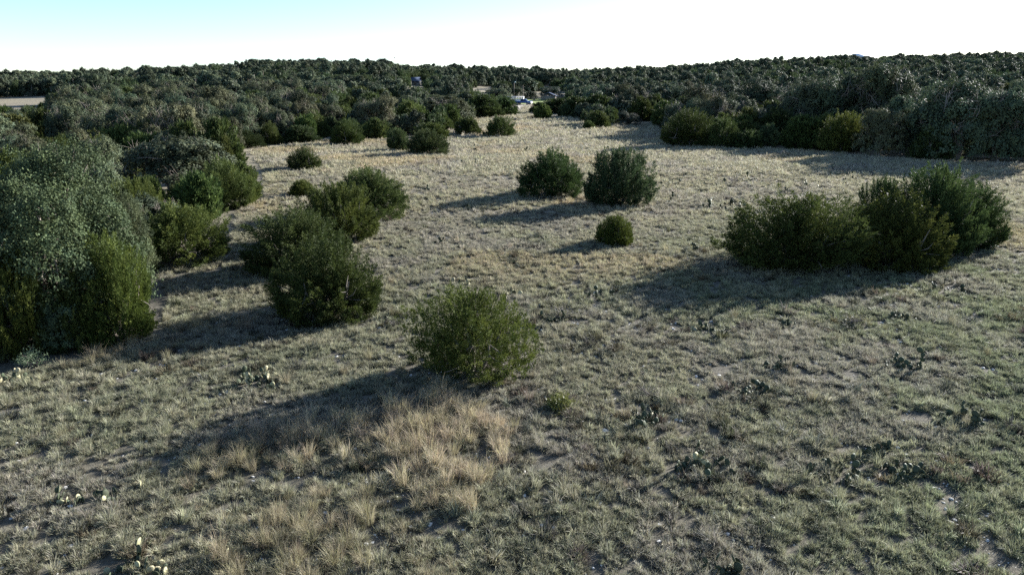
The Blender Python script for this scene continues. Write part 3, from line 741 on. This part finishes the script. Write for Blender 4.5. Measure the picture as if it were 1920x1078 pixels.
# tall tan bunch grass: the patch in front of the foreground juniper and along the left edge
xy = sample([(8.5, 20, 26), (20, 34, 12), (34, 70, 2)])
pa = in_poly(xy[:, 0], xy[:, 1], PAX, PAY); pb = in_poly(xy[:, 0], xy[:, 1], *PB); pc = in_poly(xy[:, 0], xy[:, 1], *PC)
cl = fbm(xy[:, 0]/1.1+13, xy[:, 1]/1.1+4)
pr = np.where(pa, np.clip((cl-0.40)*5, 0.12, 0.8), np.where(pb, np.clip((cl-0.42)*3, 0.05, 0.7), np.where(pc, np.clip((cl-0.42)*3, 0, 0.5), np.where(cl > 0.66, 0.02, 0.003))))
keep = (rng.random(len(xy)) < pr) & in_poly(xy[:, 0], xy[:, 1]); xy = xy[keep]; pa = pa[keep]
t = np.where(pa[:, None], TAN[None]*rng.uniform(0.85, 1.25, (len(xy), 1)), grass_tint(xy[:, 0], xy[:, 1])*np.array([1.1, 1.0, 0.95]))
S3 = lay(xy, np.where(pa, 0.60, 0.5), t, 0.3, tilt=0.16)
scatter('tall_dry_grass', *S3, TALL, 'tall tan bunch grass in front of the foreground juniper', 'grass')
# dark low weeds between the tufts
xy = sample([(8.5, 24, 3.0), (24, 45, 1.6), (45, 80, 0.5)])
cl = fbm(xy[:, 0]/2.6+23, xy[:, 1]/2.6+61); keep = (rng.random(len(xy)) < np.clip((cl-0.5)*6, 0.04, 1)*np.where(xy[:, 0] > 0, 1, 0.45)) & in_poly(xy[:, 0], xy[:, 1]); xy = xy[keep]
DW = np.array([0.075, 0.072, 0.050])[None]*rng.uniform(0.6, 1.5, (len(xy), 1))*np.stack([rng.uniform(0.8, 1.2, len(xy)), np.ones(len(xy)), rng.uniform(0.8, 1.3, len(xy))], 1)
S5 = lay(xy, np.full(len(xy), 1.7), DW, 0.45)
scatter('low_weeds', *S5, SHORT, 'dark low weeds growing between the grass tufts', 'weeds')
# farther straw coloured sward
xy = sample([(60, 100, 5.0), (100, 240, 1.6)])
keep = in_poly(xy[:, 0], xy[:, 1]); xy = xy[keep]
S4 = lay(xy, np.where(xy[:, 1] > 100, 1.5, 1.0), grass_tint(xy[:, 0], xy[:, 1]), 0.35)
scatter('distant_grass', *S4, FARG, 'straw coloured grass at the far end of the clearing', 'grass')

# ------------------------------------------------------------------ stones
def rock(seed, flat=0.55, n=2):
    r = np.random.default_rng(seed)
    import bmesh
    bm = bmesh.new(); bmesh.ops.create_icosphere(bm, subdivisions=n, radius=1)
    cs = nrm(r.normal(size=(7, 3))); of = r.uniform(0.55, 0.9, 7)
    for vtx in bm.verts:
        p = np.array(vtx.co)
        for c, f_ in zip(cs, of):
            s = p@c - f_
            if s > 0: p = p - c*s
        p = p*np.array([1.15, 0.85, flat]) + r.normal(size=3)*0.03
        vtx.co = p
    me = bpy.data.meshes.new('rock'); bm.to_mesh(me); bm.free(); me.materials.append(M_STONE); return me
PEB = [rock(200+i, 0.4+0.1*(i % 3), 1) for i in range(4)]
xy = sample([(8.5, 24, 34), (24, 45, 12), (45, 90, 2)])
cl = clear_of_rock(xy); keep = (rng.random(len(xy)) < np.clip((cl-0.52)*3, 0.15, 0.6)) & in_poly(xy[:, 0], xy[:, 1]); xy = xy[keep]
n = len(xy); sv = 0.018 + 0.05*rng.random(n)**3; ro = rng.normal(size=(n, 3))*0.2; ro[:, 2] = rng.uniform(0, 6.28, n)
scatter('limestone_gravel', np.column_stack([xy, zfun(xy[:, 0], xy[:, 1])+sv*0.15]), np.stack([sv, sv, sv], 1), ro, np.ones((n, 3)), PEB,
        'small pale limestone chips strewn over the bare patches', 'gravel')
BIGR = [rock(220+i, 0.5, 2) for i in range(4)]
for i, (px, py, wpx, lab) in enumerate([
        (958, 922, 11, 'pale limestone rock right of the tall tan grass'), (968, 930, 12, 'second pale limestone rock touching the one right of the tan grass'),
        (1135, 808, 16, 'flat white rock below left of the big prickly pear'), (1175, 798, 14, 'flat white rock at the foot of the big prickly pear'),
        (1160, 802, 10, 'small pale stone between two flat white rocks'), (28, 907, 12, 'white slab near the left edge of the picture'),
        (120, 916, 14, 'long thin white slab near the left edge'), (84, 876, 10, 'whitish stone on the bare patch at lower left'),
        (268, 792, 14, 'white rock on the stony patch at left'), (252, 790, 9, 'smaller white rock beside the stony patch at left'),
        (512, 778, 12, 'rounded pale rock inside the foreground shadow'), (425, 736, 14, 'white rock just below the row of dry prickly pear pads'),
        (412, 740, 9, 'little white rock left of the one below the dry pads'), (1352, 914, 11, 'grey white rock below the big dark prickly pear'),
        (1408, 1024, 8, 'bluish white stone near the bottom edge'), (816, 462, 9, 'white stone beside the far small prickly pear')]):
    p = unproj(px, py); s = wpx/F*proj(*p)[2]/2.2
    o = obj('limestone_rock', BIGR[i % 4], loc=(p.x, p.y, p.z+s*0.12)); o.scale = (s, s, s); o.rotation_euler = (0, 0, i*1.3)
    tag(o, lab, 'rock', 'larger limestone rocks in the grass')

# ------------------------------------------------------------------ prickly pears
def pad_mesh(m):
    k = 10; a = np.arange(k)*2*np.pi/k
    V, Fc = [(0, 0, 0.0)], []
    rim = np.stack([np.cos(a)*0.5*(1+0.14*np.sin(a)), np.zeros(k), 0.56+np.sin(a)*0.56], 1)
    inn = np.stack([np.cos(a)*0.34, np.zeros(k), 0.56+np.sin(a)*0.38], 1)
    V = np.concatenate([rim, inn-np.array([0, 0.075, 0]), inn+np.array([0, 0.075, 0]), [[0, -0.095, 0.56], [0, 0.095, 0.56]]])
    for j in range(k):
        q = (j+1) % k
        Fc += [(j, q, k+q), (j, k+q, k+j), (q, j, 2*k+j), (q, 2*k+j, 2*k+q), (k+j, k+q, 3*k), (2*k+q, 2*k+j, 3*k+1)]
    return mesh('pad', V, Fc, m, tint=np.ones((len(V), 3)), smooth=True)
PADM, PADD = pad_mesh(M_PAD), pad_mesh(M_PADDRY)
def pad_layout(rr, npads, rad, size):
    out = []
    for k in range(npads):
        lvl = rr.random()
        if lvl < 0.62 or not out:
            a = rr.uniform(0, 6.28); q = math.sqrt(rr.random())*rad
            m = Matrix.Translation((q*math.cos(a), q*math.sin(a)*0.7, -0.01)) @ Euler((rr.uniform(-0.5, 0.5), rr.uniform(-0.45, 0.45), rr.uniform(0, 6.28))).to_matrix().to_4x4()
        else:
            b = out[rr.integers(0, len(out))]
            an = rr.uniform(0.5, 2.6); top = Vector((math.cos(an)*0.46, 0, 0.56+math.sin(an)*0.52))
            lc = b @ top
            m = Matrix.Translation(lc) @ Euler((rr.uniform(-0.5, 0.5), (math.pi/2-an)*0.6+rr.uniform(-0.2, 0.2), b.to_euler().z+rr.uniform(-1, 1))).to_matrix().to_4x4()
        s = size*rr.uniform(0.75, 1.2)
        m = m @ Matrix.Diagonal((s*rr.uniform(0.8, 1.0), s, s, 1)) if True else m
        out.append(m)
    return out
def cactus(px, py, wpx, npads, dry, label, seed, size=0.145, group='prickly pears in the grass'):
    p = unproj(px, py); rad = wpx/F*proj(*p)[2]/2*0.95; rr = np.random.default_rng(seed)
    root = empty('prickly_pear', p)
    for m in pad_layout(rr, int(npads*1.9) if npads > 4 else npads, rad, size):
        d = rr.random() < dry
        o = obj('pad', PADD if d else PADM, root); o.matrix_local = m
        if d and 0 < dry < 1: o['label'] = 'pale dried pad'
    tag(root, label, 'cactus', group)
def cactus_far(px, py, wpx, npads, label, seed, size=0.22):
    p = unproj(px, py); rad = wpx/F*proj(*p)[2]/2*0.9; rr = np.random.default_rng(seed)
    bv = np.array([v.co for v in PADM.vertices]); bf = np.array([f.vertices[:] for f in PADM.polygons]); Vs, Fc, mi = [], [], []
    for k, m in enumerate(pad_layout(rr, npads, rad, size)):
        M = np.array(m); Vs.append(bv@M[:3, :3].T+M[:3, 3]); Fc.append(bf+k*len(bv)); mi += [1 if rr.random() < 0.12 else 0]*len(bf)
    V = np.concatenate(Vs)
    o = obj('prickly_pear', mesh('prickly_pear', V, np.concatenate(Fc), [M_PAD, M_PADDRY], mi, tint=np.ones((len(V), 3)), smooth=True), loc=p)
    tag(o, label, 'cactus', 'small far prickly pears')
for i, c in enumerate(CACT): cactus(*c, seed=300+i)
# single yellow pads poking out of the foreground grass
for i, (px, py, lab) in enumerate([(417, 1046, 'single bright yellow pad standing in the grass at bottom left'),
        (262, 918, 'single yellow pad beside a grey tuft at lower left'), (118, 946, 'single yellow pad at far lower left'),
        (296, 1072, 'single thin yellow pad at the bottom edge')]):
    cactus(px, py, 4, 1, 1.0, lab, 380+i, 0.2, 'single yellow prickly pear pads')
FARC = [(1375, 395, 60, 22, 'prickly pear row beyond the right group, nearest of three'), (1330, 392, 44, 16, 'left part of the row beyond the right group'),
 (1370, 384, 44, 14, 'prickly pear behind the row beyond the right group'), (1256, 346, 40, 12, 'prickly pear right of the two round junipers'),
 (1338, 342, 46, 14, 'prickly pear left of the grey brush'), (1402, 340, 40, 12, 'prickly pear right of the grey brush'),
 (1254, 382, 36, 10, 'reddish prickly pear right of the greyer round juniper'), (1466, 364, 24, 8, 'dark little prickly pear behind the widest juniper'),
 (1520, 352, 50, 12, 'prickly pear scattered beyond the right group'), (1600, 340, 50, 12, 'prickly pear in front of the conical juniper'),
 (1650, 332, 40, 8, 'prickly pear in the shade of the great dark oak'), (930, 289, 50, 12, 'prickly pear line in mid distance left of the round pair'),
 (990, 286, 46, 14, 'prickly pear line just behind the round pair'), (1075, 274, 28, 8, 'prickly pear above the round pair'),
 (1092, 284, 26, 8, 'prickly pear between the round pair and the far junipers'), (895, 284, 30, 8, 'prickly pear at the left end of the mid distance line'),
 (800, 358, 30, 7, 'prickly pear with pale pads in front of the lone small juniper row'), (862, 308, 26, 6, 'tiny prickly pear with white pads in mid field'),
 (1150, 258, 40, 8, 'prickly pear in front of the rounded far juniper'), (1200, 268, 40, 8, 'prickly pear in front of the square topped juniper'),
 (870, 396, 24, 6, 'tiny prickly pear left of the shadow of the round pair'), (560, 470, 20, 5, 'tiny prickly pear left of the cluster'),
 (1560, 316, 40, 9, 'prickly pear on the edge of the woodland shade')]
for i, c in enumerate(FARC): cactus_far(*c, seed=420+i)

# ------------------------------------------------------------------ small shrubs and dead brush
def brush(px, py, wpx, hpx, label, seed, leaves=0, tint=(1, 1, 1)):
    p = unproj(px, py); k = proj(*p)[2]/F; w, h = wpx*k/2, hpx*k; r = np.random.default_rng(seed); paths, tips = [], []
    for i in range(34):
        a = r.uniform(0, 6.28); q = r.uniform(0.2, 1); e = np.array([math.cos(a)*w*q, math.sin(a)*w*q, h*r.uniform(0.5, 1.0)*(1.1-0.4*q)])
        ts = np.linspace(0, 1, 4)[:, None]; P = e*ts*np.array([1, 1, 1.0]) + r.normal(size=(4, 3))*0.03*ts; P[1, 2] += 0.04
        paths.append((P, np.array([0.009, 0.007, 0.005, 0.002]))); tips += [P[2], P[3], (P[2]+P[3])/2]
        for j in range(2):
            e2 = P[2] + r.normal(size=3)*np.array([.3, .3, .25])*w + np.array([0, 0, 0.05]); paths.append((np.array([P[2], (P[2]+e2)/2, e2]), np.array([.005, .003, .0015]))); tips.append(e2)
    V, Fc = tubes(paths, 3)
    root = empty('shrub' if leaves else 'dead_brush', p)
    obj('branches', mesh('branches', V, Fc, M_TWIG), root)
    if leaves:
        T = np.array(tips)[r.integers(0, len(tips), leaves)] + r.normal(size=(leaves, 3))*0.05
        d = nrm(r.normal(size=(leaves, 3))+np.array([0, 0, 0.8])); s = nrm(np.cross(d, r.normal(size=(leaves, 3))))*0.012
        V = np.stack([T-s, T+s, T+d*0.07], 1).reshape(-1, 3)
        o = obj('foliage', mesh('foliage', V, np.arange(leaves*3).reshape(-1, 3), M_SHRUB, tint=np.repeat(r.uniform(0.8, 1.2, (leaves, 1)), 3, 0)*np.ones((1, 3))), root)
        o.color = (*tint, 1)
    tag(root, label, 'shrub', 'small shrubs and brush in the grass')
brush(1050, 768, 44, 30, 'small yellow green shrub in the grass right of the foreground juniper', 500, 1600)
brush(1376, 346, 46, 24, 'grey leafless brush among the prickly pears beyond the right group', 501)
brush(778, 316, 34, 18, 'dark fallen leafless brush below the clump of four junipers', 502)
brush(1050, 596, 60, 26, 'greyish low brush right of the foreground juniper', 503, 300, (0.8, 0.7, 1.2))
brush(62, 690, 50, 34, 'grey leaved sprout at the foot of the green juniper on the left', 504, 900, (0.8, 0.95, 2.0))
brush(1600, 610, 60, 20, 'greyish brush in the grass below the lighter feathery juniper', 505, 260, (0.8, 0.7, 1.2))
brush(1215, 745, 60, 22, 'grey twiggy brush above the big dark prickly pear', 506)

# ------------------------------------------------------------------ the yard at the end of the lane
M_BLUE = simple('blue_paint', (0.05, 0.115, 0.27), 0.35, 0.1, 0.06); M_WHITE = simple('white_paint', (0.75, 0.76, 0.78), 0.5, 0, 0.06)
M_GLASS = simple('dark_glass', (0.02, 0.025, 0.03), 0.08, 0, 0.0); M_TYRE = simple('tyre_rubber', (0.03, 0.03, 0.03), 0.9, 0, 0.1)
M_CHROME = simple('bright_metal', (0.6, 0.6, 0.62), 0.3, 0.9, 0.05); M_ROOF = simple('metal_roof', (0.075, 0.095, 0.14), 0.9, 0.0, 0.1, 8.0, 0.05)
M_WOODP = simple('weathered_pole', (0.14, 0.11, 0.09), 0.9, 0, 0.3); M_WALL = simple('grey_wall', (0.20, 0.18, 0.15), 0.85, 0, 0.1)
M_LAWN = simple('lawn_grass', (0.22, 0.27, 0.07), 0.95, 0, 0.3, 0.6); M_LANE = simple('lane_dust', (0.46, 0.40, 0.32), 0.95, 0, 0.2, 0.7)

def drape(name, px_poly, m, lift, nseg=14):
    """a sheet following the ground inside a four cornered patch"""
    q = [unproj(*p).to_2d() for p in px_poly]; V = []
    for i in range(nseg+1):
        for j in range(nseg+1):
            s, t = i/nseg, j/nseg; p = (q[0]*(1-s)+q[1]*s)*(1-t) + (q[3]*(1-s)+q[2]*s)*t
            V.append((p.x, p.y, zf(p.x, p.y)+lift))
    k = nseg+1; Fc = [(i*k+j, (i+1)*k+j, (i+1)*k+j+1, i*k+j+1) for i in range(nseg) for j in range(nseg)]
    return tag(obj(name, mesh(name, V, Fc, m, smooth=True)), kind='structure')
drape('lawn', [(960, 196), (1062, 195), (1064, 184.5), (962, 184.5)], M_LAWN, 0.05)
drape('path', [(978, 212), (1004, 212), (996, 197.5), (970, 197.5)], M_LANE, 0.05)

def prism(prof, y0, y1):
    """side profile (x,z) extruded along y"""
    n = len(prof); V = [(x, y0, z) for x, z in prof] + [(x, y1, z) for x, z in prof]
    import bmesh
    bm = bmesh.new(); vs = [bm.verts.new(v) for v in V]
    bm.faces.new(vs[:n][::-1] if False else vs[:n]); bm.faces.new(vs[n:][::-1])
    for i in range(n): j = (i+1) % n; bm.faces.new((vs[j], vs[i], vs[n+i], vs[n+j]))
    bmesh.ops.recalc_face_normals(bm, faces=bm.faces); bmesh.ops.triangulate(bm, faces=bm.faces)
    V = [v.co[:] for v in bm.verts]; Fc = [[v.index for v in f.verts] for f in bm.faces]; bm.free()
    return V, Fc
def add_wheel(parent, x, y, r=0.38, w=0.26):
    k = 14; a = np.arange(k)*2*np.pi/k
    V = np.concatenate([np.stack([np.cos(a)*r, np.full(k, s*w/2), np.sin(a)*r], 1) for s in (-1, 1)] + [np.stack([np.cos(a)*r*0.55, np.full(k, s*w/2*1.05), np.sin(a)*r*0.55], 1) for s in (-1, 1)])
    Fc = []
    for j in range(k):
        q = (j+1) % k; Fc += [(j, q, k+q, k+j), (j, 2*k+j, 2*k+q, q), (k+q, 3*k+q, 3*k+j, k+j)]
    wo = obj('wheel', mesh('wheel', V, Fc, M_TYRE), parent, (x, y, r))
    V2 = np.concatenate([V[2*k:3*k], V[3*k:], [[0, -w/2*1.1, 0], [0, w/2*1.1, 0]]]); F2 = []
    for j in range(k): q = (j+1) % k; F2 += [(j, 2*k, q), (k+q, 2*k+1, k+j)]
    obj('rim', mesh('rim', V2, F2, M_CHROME), wo)
tr = empty('pickup_truck', (truck_p.x+0.6, truck_p.y, truck_p.z), R(-28))
V, Fc = prism([(-2.7, 0.55), (2.75, 0.55), (2.8, 0.95), (2.72, 1.12), (1.35, 1.2), (-0.75, 1.2), (-0.75, 1.15), (-2.7, 1.15)], -0.95, 0.95)
obj('body', mesh('body', V, Fc, M_BLUE), tr)
V, Fc = prism([(-0.72, 1.203), (1.35, 1.203), (0.7, 1.78), (-0.55, 1.82)], -0.82, 0.82); obj('cab', mesh('cab', V, Fc, M_BLUE), tr)
for y0, y1 in ((-0.835, -0.825), (0.825, 0.835)):
    V, Fc = prism([(-0.55, 1.25), (1.08, 1.25), (0.62, 1.7), (-0.45, 1.73)], y0, y1); obj('side_window', mesh('side_window', V, Fc, M_GLASS), tr)
V, Fc = prism([(1.28, 1.29), (1.31, 1.29), (0.79, 1.74), (0.76, 1.74)], -0.72, 0.72); obj('windscreen', mesh('windscreen', V, Fc, M_GLASS), tr)
V, Fc = boxes([(2.78, 2.9, -0.9, 0.9, 0.5, 0.68)]); obj('bumper', mesh('bumper', V, Fc, M_CHROME), tr)
V, Fc = boxes([(2.75, 2.83, -0.5, 0.5, 0.72, 0.98)]); obj('grille', mesh('grille', V, Fc, M_TYRE), tr)
for s in (-0.72, 0.72):
    V, Fc = boxes([(2.74, 2.82, s-0.18, s+0.18, 0.78, 0.96)]); obj('headlight', mesh('headlight', V, Fc, M_WHITE), tr)
for x in (-1.75, 1.8):
    for y in (-0.86, 0.86): add_wheel(tr, x, y)
tag(tr, 'blue pickup truck parked at the end of the grass lane, right of the trailer', 'truck')
tp = unproj(969, 196.0)
tl = empty('stock_trailer', (tp.x-0.3, tp.y+3.0, tp.z), R(-6))
V, Fc = boxes([(-2.6, 2.6, -1.0, 1.0, 0.55, 0.7), (-2.6, 2.6, -1.0, -0.95, 0.7, 1.35), (-2.6, 2.6, 0.95, 1.0, 0.7, 1.35), (-2.6, -2.55, -0.95, 0.95, 0.7, 2.2), (2.55, 2.6, -0.95, 0.95, 0.7, 2.2)])
obj('body', mesh('body', V, Fc, M_WHITE), tl)
V, Fc = boxes([(-2.7, 2.7, -1.08, 1.08, 2.3, 2.38)]); obj('roof', mesh('roof', V, Fc, M_WHITE), tl)
V, Fc = boxes([(-2.6, 2.6, -1.005, -0.955, 1.78, 1.9)]); sm = mesh('slat', V, Fc, M_WHITE); obj('slat', sm, tl); obj('slat', sm, tl, (0, 1.96, 0))
V, Fc = boxes([(-0.05, 0.05, -1.03, -0.94, 1.35, 2.3)]); pm = mesh('post', V, Fc, M_WHITE)
for x in (-2.55, -1.7, -0.85, 0, 0.85, 1.7, 2.55):
    for y in (0, 1.97): obj('post', pm, tl, (x, y, 0))
for x in (-0.5, 0.5):
    for y in (-1.12, 1.12): add_wheel(tl, x, y, 0.34, 0.2)
V, Fc = boxes([(2.6, 3.9, -0.06, 0.06, 0.5, 0.62)]); obj('hitch', mesh('hitch', V, Fc, M_TYRE), tl)
tag(tl, 'white slatted stock trailer parked behind the blue pickup', 'trailer')
# utility poles behind the trailer
for px, py, top, lab, lamp in ((964, 190, 155, 'slim pole with a pale lamp on top behind the trailer', True), (980.5, 190, 160, 'dark wooden pole rising behind the blue pickup', False)):
    p = unproj(px, py); d = ray(px, top); h = CAM_H + d.z*(p.y/d.y) - p.z
    root = empty('utility_pole', p)
    ts = np.linspace(-0.3, h, 7)
    V, Fc = tubes([(np.stack([0.02*np.sin(ts), 0*ts, ts], 1), np.linspace(0.2, 0.14, 7))], 8); obj('shaft', mesh('shaft', V, Fc, M_WOODP, smooth=True), root)
    if lamp:
        V, Fc = boxes([(-0.1, 0.5, -0.1, 0.1, h-0.1, h+0.02), (0.2, 0.62, -0.2, 0.2, h+0.02, h+0.3)]); obj('lamp_head', mesh('lamp_head', V, Fc, M_WHITE), root)
    else:
        V, Fc = boxes([(-0.7, 0.7, -0.06, 0.06, h-0.7, h-0.55)]); obj('crossarm', mesh('crossarm', V, Fc, M_WOODP), root)
    tag(root, lab, 'pole', 'poles behind the trailer')
# rail fence behind the lawn
a, b = unproj(985, 184.2), unproj(1064, 184.0)
fr = empty('rail_fence', a); nP = 9
pmesh = mesh('post', *boxes([(-0.08, 0.08, -0.08, 0.08, -0.3, 1.35)]), M_WOODP)
prev = None
for i in range(nP):
    t = i/(nP-1); x, y = a.x+(b.x-a.x)*t, a.y+(b.y-a.y)*t; q = Vector((x-a.x, y-a.y, zf(x, y)-a.z)); obj('post', pmesh, fr, q)
    if prev is not None:
        for hz in (0.55, 1.2):
            V, Fc = tubes([(np.array([prev+Vector((0, -0.1, hz)), q+Vector((0, -0.1, hz))]), np.array([0.07, 0.07]))], 4); obj('rail', mesh('rail', V, Fc, M_WOODP), fr)
    prev = q
tag(fr, 'dark two rail fence along the back of the bright lawn', 'fence')
p = unproj(1001.5, 189.5)
bl = empty('feed_barrel', p)
V, Fc = tubes([(np.array([[0, 0, -0.02], [0, 0, 0.3], [0, 0, 0.6], [0, 0, 0.95]]), np.array([0.28, 0.3, 0.3, 0.28]))], 12); obj('drum', mesh('drum', V, Fc, M_WOODP, smooth=True), bl)
V, Fc = tubes([(np.array([[0, 0, 0.95], [0, 0, 0.99]]), np.array([0.3, 0.02]))], 12); obj('lid', mesh('lid', V, Fc, M_TYRE), bl)
tag(bl, 'small dark barrel standing on the bright lawn', 'barrel')
def shed(name, px, py, Y, w, dpt, hw, hr, roofm, label, rz=0, windows=True):
    d = ray(px, py); t = Y/d.y; x = d.x*t; z = zf(x, Y); ro = empty(name, (x, Y, z), rz)
    V, Fc = boxes([(-w/2, w/2, -dpt/2, dpt/2, -0.5, hw)]); obj('wall', mesh('wall', V, Fc, M_WALL), ro)
    e = 0.4
    V = [(-w/2-e, -dpt/2-e, hw), (w/2+e, -dpt/2-e, hw), (w/2+e, 0, hr), (-w/2-e, 0, hr), (-w/2-e, dpt/2+e, hw), (w/2+e, dpt/2+e, hw)]
    V = V + [(a_, b_, c_-0.1) for a_, b_, c_ in V]
    Fc = [(0, 1, 2, 3), (3, 2, 5, 4), (7, 6, 9, 8), (8, 9, 10, 11), (1, 0, 6, 7), (4, 5, 11, 10), (0, 3, 9, 6), (3, 4, 10, 9), (2, 1, 7, 8), (5, 2, 8, 11)]
    obj('roof', mesh('roof', V, Fc, roofm), ro)
    V, Fc = boxes([(-0.5, 0.5, -dpt/2-0.05, -dpt/2+0.02, 0, 2.0)]); dr = obj('door', mesh('door', V, Fc, M_WOODP), ro)
    if windows:
        wm = mesh('window', *boxes([(-0.5, 0.5, -dpt/2-0.04, -dpt/2+0.02, 1.0, 1.9)]), M_GLASS)
        for sx_ in (-0.32, 0.32): obj('window', wm, ro, (w*sx_, 0, 0))
    tag(ro, label, 'shed'); return ro
shed('farm_shed', 1029, 186, 262, 3.8, 5, 1.5, 2.7, M_ROOF, 'grey gabled shed half hidden by trees right of the lawn', R(80))
hp = unproj(780, 160)
shed('farm_house', 780, 160, hp.y, 17/F*proj(*hp)[2]-0.8, 5, 1.6, 3.2, M_ROOF, 'house with blue grey metal roof among the trees of the far slope', 0)
ro = shed('ridge_barn', 1611, 112, 492, 10, 8, 4.6, 6.6, M_WHITE, 'white roofed barn on the right end of the ridge', R(10))
# a bird over the ridge
d = ray(740, 109); p = Vector((0, 0, CAM_H)) + d*(190/d.y)
bird = empty('bird', p, 0.5)
V, Fc = tubes([(np.array([[-0.28, 0, 0], [-0.12, 0, 0.01], [0.05, 0, 0.01], [0.18, 0, 0.03], [0.27, 0, 0.02]]), np.array([0.01, 0.05, 0.07, 0.05, 0.01]))], 8)
obj('body', mesh('body', V, Fc, M_TWIG, smooth=True), bird)
for s in (-1, 1):
    V = [(0.1, s*0.04, 0.03), (-0.1, s*0.04, 0.02), (-0.12, s*0.35, 0.16), (0.06, s*0.32, 0.17), (-0.16, s*0.62, 0.10), (-0.1, s*0.62, 0.10)]
    V = V + [(x_, y_, z_-0.012) for x_, y_, z_ in V]
    Fc = [(0, 1, 2, 3), (3, 2, 4, 5), (6, 9, 8, 7), (9, 11, 10, 8), (0, 3, 9, 6), (3, 5, 11, 9), (1, 7, 8, 2), (2, 8, 10, 4), (5, 4, 10, 11), (0, 6, 7, 1)]
    obj('wing', mesh('wing', V, Fc, M_TWIG), bird)
tag(bird, 'small dark bird in the white sky above the ridge', 'bird')
